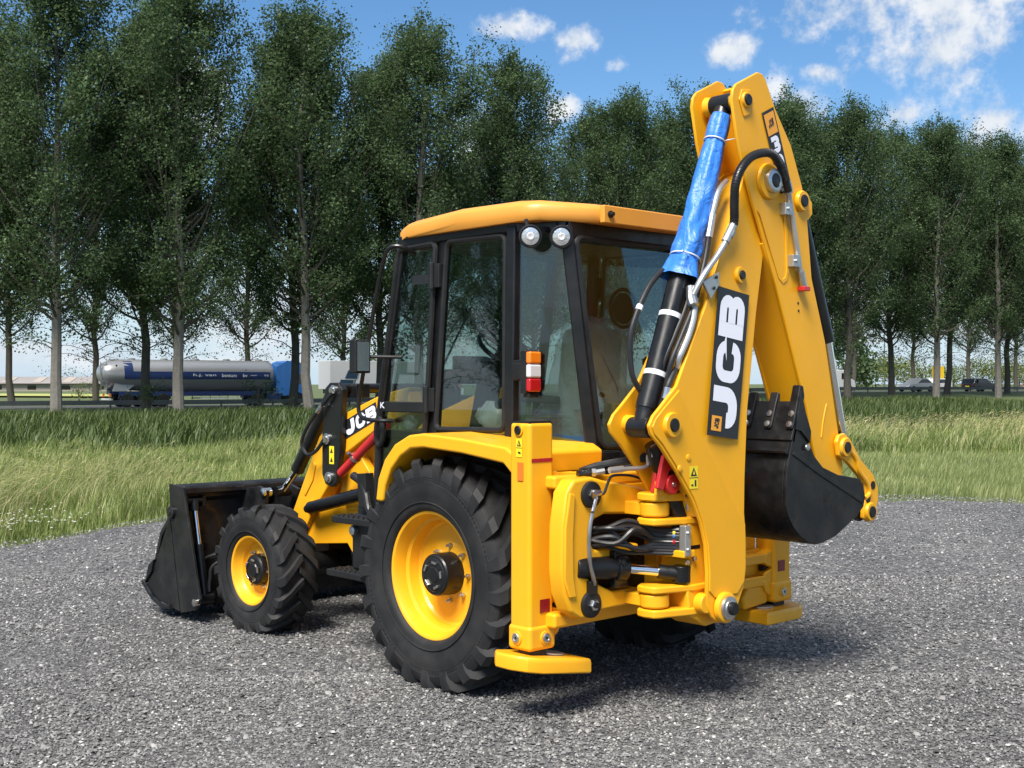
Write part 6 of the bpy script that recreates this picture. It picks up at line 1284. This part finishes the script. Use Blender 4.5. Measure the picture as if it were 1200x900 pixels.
for r, d, w, h in ((-150, 420, 16, 8), (-138, 425, 14, 7), (-128, 420, 10, 6), (-118, 430, 14, 6), (-24, 190, 9, 9.5), (-19, 192, 9, 11)):
    shrub('distant_tree', r, d, w, h, 'small distant tree on the flat horizon beyond the fields', 'distant trees on the horizon', 'poplar_leaf', 500)
shrub('road_bush', -22.6, 76.8, 1.6, 2.2, 'small leafy bush sprouting beside the trunk before the tank', m='poplar_leaf', n=420, cat='bush')
shrub('road_bush', -16.6, 80.6, 1.8, 2.3, 'small dark bush growing before the blue lorry wheel', m='poplar_leaf', n=420, cat='bush')
shrub('road_bush', -43, 122, 3.0, 2.4, 'low olive bush in the field beyond the tanker', n=420, cat='bush')
mat('wall_beige', (0.33, 0.29, 0.245), 0.9, var=0.15); mat('roof_grey', (0.26, 0.235, 0.22), 0.8, var=0.25, vscale=2); mat('field_yellow', (0.33, 0.34, 0.10), 0.95, var=0.2, vscale=0.2)
g0 = place(-118, 300, 0.0); sh = empty('long_shed', g0, -YAW-PI/2+0.06); tag(sh, 'long low beige shed with pale roof across the far field', 'building')
mb = MB(); mb.box(-42, 42, -7, 7, -0.2, 2.0); mb.obj('wall', 'wall_beige', sh)
mb = MB(); mb.prism('X', [(-8, 1.95), (0, 3.6), (8, 1.95)], -43, 43); rf = mb.obj('roof', 'roof_grey', sh)
for k in range(12):
    mb = MB(); mb.bar((-38+k*7, -6.9, 2.25), (-38+k*7, -1.2, 3.42), 2.0, 0.1); mb.obj('roof_light', 'wall_beige', rf)
for k in range(10):
    mb = MB(); mb.box(-38+k*8, -36+k*8, -7.06, -6.99, 0.5, 1.6); mb.obj('window', 'car_glass', sh)
vs = [place(-190, 215, 0.32), place(-50, 150, 0.32), place(-46, 175, 0.32), place(-190, 260, 0.32)]; mb = MB(); mb.add([v for v in vs], [(0, 1, 2, 3)]); structure(mb.obj('field', 'field_yellow'))

# ------------------------------------------------------------------ vehicles on the road
mat('tank_alu', (0.43, 0.44, 0.45), 0.32, metal=0.5, rvar=0.05); mat('lorry_blue', (0.02, 0.17, 0.55), 0.3, coat=0.5); mat('navy', (0.012, 0.03, 0.12), 0.4)
mat('white_paint', (0.72, 0.73, 0.74), 0.4, coat=0.2); mat('trailer_grey', (0.48, 0.50, 0.52), 0.5, var=0.08); mat('pink_red', (0.42, 0.11, 0.13), 0.5); mat('teal_blue', (0.03, 0.10, 0.19), 0.3, coat=0.3)
mat('car_dark', (0.012, 0.014, 0.022), 0.25, coat=0.6); mat('car_silver', (0.42, 0.43, 0.45), 0.3, metal=0.5, coat=0.4); mat('sign_yellow', (0.80, 0.52, 0.02), 0.5)
def road_at(r, e): d = e+0.61*r; return place(r, d, float(gh(r, d))+0.035)
def wheel(mb_parent, x, y, R, w=0.3):
    mb = MB(); mb.lathe([(-w/2, R*0.55), (-w/2, R*0.96), (-w*0.4, R), (w*0.4, R), (w/2, R*0.96), (w/2, R*0.55), (w*0.35, R*0.5), (w*0.35, 0.02)], (x, y, R), (0, 1, 0), 20)
    o = mb.obj('wheel', 'rubber', mb_parent); s = 1 if y > 0 else -1
    mb = MB(); mb.lathe([(0.0, R*0.55), (0.02, R*0.5), (-0.02, R*0.2), (0.03, 0.01)], (x, y+s*w*0.42, R), (0, s, 0), 16); mb.obj('hub', 'steel', o)
T = empty('silo_trailer', road_at(-23.4, 108.2), RZ); tag(T, 'silver silo tank trailer with navy band and white lettering', 'trailer')
n = 40; rs = []
def tring(x, cz, ry, rz): return [(x, ry*math.cos(a), cz+rz*math.sin(a)) for a in [2*PI*k/n for k in range(n)]]
for x, cz, ry, rz in ((-8.05, 2.50, 0.05, 0.05), (-8.0, 2.50, 0.55, 0.42), (-7.75, 2.46, 0.98, 0.78), (-7.3, 2.42, 1.16, 1.0), (-6.6, 2.38, 1.22, 1.12), (-3.5, 2.30, 1.24, 1.20), (0, 2.30, 1.24, 1.20), (4.6, 2.30, 1.24, 1.20), (5.0, 2.30, 1.16, 1.12), (5.25, 2.30, 0.85, 0.82), (5.34, 2.30, 0.05, 0.05)): rs.append(tring(x, cz, ry, rz))
mb = MB(); mb.rings(rs); mb.obj('tank', 'tank_alu', T, angle=50)
for x in (-5.6, -3.2, -0.8, 1.6, 4.2):
    mb = MB(); mb.lathe([(0, 0.28), (0.12, 0.28), (0.16, 0.20), (0.16, 0.01)], (x, 0, 3.46), (0, 0, 1), 16); mb.obj('manhole', 'tank_alu', T)
mb = MB(); mb.box(-7.2, 5.0, -0.30, 0.30, 3.46, 3.50); mb.obj('catwalk', 'zinc_pipe', T)
for s in (1, -1):
    f = lambda x, v: (x, s*1.25*math.cos(math.asin(min(0.99, (v-2.30)/1.21))), v)
    mb = MB(); mb.rings([[f(x, v) for v in (2.05, 2.20, 2.34, 2.48, 2.62)] + [(f(x, v)[0], f(x, v)[1]*0.9, v) for v in (2.62, 2.05)] for x in (-6.4, 4.7)]); mb.obj('navy_band', 'navy', T)
    mb = MB(); mb.rings([[f(x, v) for v in (2.60, 2.80, 3.0, 3.2, 3.38)] + [(f(x, v)[0], f(x, v)[1]*0.9, v) for v in (3.38, 2.60)] for x in (-6.4, -5.75)]); mb.obj('navy_band', 'navy', T)
for txt, x0, x1 in (('h.j. van', -1.35, 0.4), ('bentum', 0.85, 2.0), ('bv', 2.5, 2.85), ('transport', 3.1, 3.6), ('97-02', 4.2, 4.55)):
    hgt = 0.26 if x1 > x0+0.5 or txt == 'bv' else 0.14
    if txt == 'transport': hgt = 0.10
    z0 = 2.35-hgt/2
    # left side faces the camera: local -y side, text runs along +x
    text_mesh('lettering', txt, 'white_print', T, bilinear((x0, -1.262, z0), (x1, -1.262, z0), (x1, -1.262, z0+hgt), (x0, -1.262, z0+hgt), (0, -1, 0)), 1, 1)
mb = MB(); mb.box(-7.3, 5.2, -0.45, 0.45, 0.92, 1.16); mb.box(-6.8, 3.6, -1.20, -1.12, 0.80, 1.12); mb.box(-6.8, 3.6, 1.12, 1.20, 0.80, 1.12); mb.obj('chassis', 'navy', T, bevel=0.02)
for s in (-1, 1):
    mb = MB(); mb.prism('Y', [(-7.2, 1.16), (-6.2, 1.16), (-5.4, 1.75), (-7.0, 1.9)], s*0.9-0.04, s*0.9+0.04); mb.obj('hopper_plate', 'tank_alu', T)
    for x in (-6.2, -4.9, -3.6):
        wheel(T, x, s*1.05, 0.50, 0.36); mb = MB(); mb.tube([(x+0.6*math.cos(a), s*1.05, 0.50+0.6*math.sin(a)) for a in [PI*(0.05+0.9*k/10) for k in range(11)]], 0.06, 6); mb.obj('mudguard', 'black_plastic', T)
    mb = MB(); mb.bar((-0.8, s*1.16, 0.92), (2.2, s*1.16, 0.92), 0.03, 0.08); mb.bar((-0.8, s*1.16, 0.62), (2.2, s*1.16, 0.62), 0.03, 0.08)
    for x in (-0.7, 0.7, 2.1): mb.bar((x, s*1.15, 0.5), (x, s*1.15, 0.98), 0.05, 0.05, (1, 0, 0))
    mb.obj('side_guard', 'white_paint', T)
    mb = MB(); mb.box(-7.45, -7.35, s*1.0-0.15, s*1.0+0.15, 0.75, 1.0); mb.obj('tail_light', 'amber_lens', T)
    mb = MB(); mb.bar((3.5, s*0.7, 0.03), (3.5, s*0.7, 1.0), 0.12, 0.12, (1, 0, 0)); mb.obj('landing_leg', 'zinc_pipe', T)
mb = MB()
for x in (-7.95, -7.55): mb.bar((x, -0.7, 1.2), (x-0.05, -0.75, 3.3), 0.05, 0.05, (1, 0, 0))
for k in range(7): mb.bar((-7.95, -0.72, 1.3+k*0.3), (-7.55, -0.72, 1.3+k*0.3), 0.04, 0.04)
mb.obj('ladder', 'zinc_pipe', T)
mb = MB(); mb.box(-7.5, -7.38, -1.2, 1.2, 0.52, 0.64); mb.obj('bumper', 'white_paint', T)
LR = empty('lorry_tractor', road_at(-23.4, 108.2)+RD*6.45, RZ); tag(LR, 'blue lorry cab pulling the silver silo tank', 'lorry')
mb = MB(); mb.prism('Y', [(-0.75, 0.75), (-0.75, 3.35), (-0.35, 3.52), (0.55, 3.50), (1.05, 3.15), (1.30, 2.2), (1.38, 1.4), (1.38, 0.42), (0.95, 0.40), (0.90, 0.85), (0.45, 1.08), (0.0, 0.85), (-0.05, 0.75)], -1.24, 1.24); lc = mb.obj('cab', 'lorry_blue', LR, bevel=0.06, seg=3)
for s in (-1, 1):
    mb = MB(); mb.prism('Y', [(0.30, 1.75), (0.30, 2.45), (0.92, 2.45), (1.14, 1.85), (1.0, 1.75)], s*1.245-0.008, s*1.245+0.008); mb.obj('side_window', 'car_glass', lc)
    mb = MB(); mb.prism('Y', [(-0.72, 1.0), (-0.72, 3.30), (-1.25, 3.0), (-1.25, 1.0)], s*1.19-0.03, s*1.19+0.03); mb.obj('wind_deflector', 'lorry_blue', LR)
    wheel(LR, 0.45, s*1.05, 0.50, 0.34); wheel(LR, -2.7, s*0.98, 0.50, 0.5)
    mb = MB(); mb.box(1.02, 1.12, s*1.32-0.1, s*1.32+0.1, 1.85, 2.6); mb.bar((1.05, s*1.2, 2.5), (1.05, s*1.34, 2.5), 0.04, 0.04); mb.obj('mirror', 'black_plastic', lc)
    mb = MB(); mb.box(1.37, 1.40, s*0.9-0.2, s*0.9+0.2, 0.75, 1.0); mb.obj('headlight', 'clear_lens', lc)
mb = MB(); mb.add([(1.365, -1.1, 1.75), (1.365, 1.1, 1.75), (1.13, 1.05, 2.75), (1.13, -1.05, 2.75)], [(0, 1, 2, 3)]); mb.obj('windscreen', 'car_glass', lc)
mb = MB(); mb.box(-3.6, 0.9, -0.42, 0.42, 0.62, 0.90); mb.box(-1.9, -0.9, -1.15, 1.15, 0.45, 0.95); mb.obj('frame', 'navy', LR, bevel=0.02)
# grey box trailer behind the trunks, with its own lorry further along the road
BX = empty('box_trailer', road_at(-10.2, 113.2), RZ); tag(BX, 'plain grey box trailer standing behind the loader mast', 'trailer')
mb = MB(); mb.box(-6.6, 3.2, -1.25, 1.25, 1.15, 3.55); mb.obj('box', 'trailer_grey', BX, bevel=0.03)
mb = MB(); mb.box(-6.5, 3.1, -0.5, 0.5, 0.8, 1.15); mb.obj('chassis', 'black_plastic', BX)
for s in (-1, 1):
    for x in (-5.2, -3.9, 1.6): wheel(BX, x, s*1.05, 0.50, 0.34)
SG = empty('striped_panel', road_at(-12.3, 104.6), RZ); tag(SG, 'leaning stack of dark blue panels with white edges beside the road', 'panel')
for k, (x, z, w) in enumerate(((-1.0, 1.3, 1.25), (-0.45, 2.05, 1.05), (0.0, 2.8, 0.85))):
    mb = MB(); mb.prism('Y', [(x-w*0.5, z), (x+w*0.5, z-0.05), (x+w*0.5+0.18, z+0.62), (x-w*0.5+0.32, z+0.68)], -0.05, 0.05); o = mb.obj('panel', 'teal_blue', SG)
    mb = MB(); mb.bar((x-w*0.5, -0.06, z-0.03), (x+w*0.5+0.02, -0.06, z-0.08), 0.03, 0.10); mb.bar((x+w*0.5, -0.06, z-0.05), (x+w*0.5+0.18, -0.06, z+0.60), 0.03, 0.09, (1, 0, 0)); mb.obj('edge_strip', 'white_paint', o)
mb = MB(); mb.bar((-0.6, 0.08, 0), (0.35, 0.08, 3.4), 0.1, 0.1, (1, 0, 0)); mb.obj('post', 'black_plastic', SG)
RC = empty('red_container', road_at(-8.1, 116.0), RZ); tag(RC, 'faded red container on the road behind the door mirror', 'container')
mb = MB(); mb.box(-2.2, 3.4, -1.2, 1.2, 1.2, 2.85); mb.obj('box', 'pink_red', RC, bevel=0.02); mb = MB(); mb.box(-2.4, 3.6, -1.22, 1.22, 0.6, 1.18); mb.obj('base', 'white_paint', RC, bevel=0.03)
for s in (-1, 1):
    for x in (-1.4, 2.4): wheel(RC, x, s*1.05, 0.45, 0.3)
def car(name, label, r, e, body, style, flip=False):
    t = empty(name, road_at(r, e), RZ+(PI if flip else 0)); tag(t, label, 'van' if style == 'van' else 'car')
    if style == 'van':
        prof = [(-2.6, 0.35), (-2.65, 2.2), (-2.5, 2.35), (1.0, 2.35), (1.6, 1.55), (2.45, 1.2), (2.6, 0.9), (2.6, 0.35)]; win = [(0.45, 1.35), (0.45, 2.0), (1.0, 2.0), (1.45, 1.4)]; w = 0.95; R = 0.34; ax = (-1.7, 1.75)
    elif style == 'estate':
        prof = [(-2.2, 0.3), (-2.25, 0.9), (-1.95, 1.42), (-1.7, 1.48), (0.0, 1.48), (0.85, 0.98), (1.95, 0.85), (2.2, 0.6), (2.2, 0.3)]; win = [(-1.85, 0.98), (-1.65, 1.38), (-0.05, 1.38), (0.62, 0.98)]; w = 0.88; R = 0.32; ax = (-1.35, 1.35)
    else:
        prof = [(-2.2, 0.3), (-2.2, 0.85), (-1.7, 0.98), (-1.0, 1.42), (0.0, 1.46), (0.9, 0.96), (1.95, 0.82), (2.2, 0.6), (2.2, 0.3)]; win = [(-1.45, 0.98), (-0.9, 1.36), (-0.05, 1.38), (0.65, 0.98)]; w = 0.88; R = 0.32; ax = (-1.35, 1.35)
    mb = MB(); mb.prism('Y', prof, -w, w); b = mb.obj('body', body, t, bevel=0.07, seg=3)
    for s in (-1, 1):
        mb = MB(); mb.prism('Y', win, s*(w+0.002)-0.006, s*(w+0.002)+0.006); mb.obj('side_window', 'car_glass', b)
        for x in ax: wheel(t, x, s*(w-0.08), R, 0.22)
        mb = MB(); mb.box(prof[0][0]-0.04, prof[0][0]+0.03, s*(w-0.2)-0.12, s*(w-0.2)+0.12, 0.7, 0.85); mb.obj('tail_light', 'red_lens', b)
        mb = MB(); mb.box(prof[-1][0]-0.06, prof[-1][0]+0.02, s*(w-0.22)-0.14, s*(w-0.22)+0.14, 0.55, 0.68); mb.obj('headlight', 'clear_lens', b)
    x = -2.3
    mb = MB(); mb.box(-2.3, -2.24, -0.26, 0.26, 0.52, 0.64); mb.obj('number_plate', 'label_yellow', b)
    return t
car('van', 'white van on the road beside the rounded dark tree', 34.2, 110.5, 'white_paint', 'van')
car('parked_car', 'silver saloon car on the road below the small yellow sign', 44.6, 108.5, 'car_silver', 'saloon', True)
car('parked_car', 'white estate car on the road between two poplar trunks', 48.8, 112.5, 'white_paint', 'estate', True)
car('parked_car', 'dark blue estate car on the road beside the slim poplar', 53.4, 107.5, 'car_dark', 'estate')
car('parked_car', 'silver saloon car farthest along the road', 63.5, 109, 'car_silver', 'saloon')
car('parked_car', 'white saloon car passing behind the boom of the loader', 30.5, 110, 'white_paint', 'saloon', True)
YS = empty('road_sign', road_at(53.2, 121.0)); tag(YS, 'small yellow road sign above the silver car', 'sign')
mb = MB(); mb.box(-0.05, 0.05, -0.05, 0.05, 0, 2.6); mb.obj('post', 'galvanised', YS)
mb = MB(); mb.bar(Vector((0, 0, 2.3))-RT*0.75, Vector((0, 0, 2.3))+RT*0.75, 0.06, 1.5); mb.obj('sign_face', 'sign_yellow', YS)
MS = empty('lattice_mast', place(97, 320, 0)); tag(MS, 'thin grey mast on the horizon beyond the sunlit trees', 'mast')
mb = MB(); mb.tube([(0, 0, 0), (0, 0, 17)], [0.25, 0.08], 6); mb.obj('pole', 'galvanised', MS); mb = MB(); mb.bar((-1.2, 0, 13), (1.2, 0, 13), 0.12, 0.12); mb.obj('arm', 'galvanised', MS)
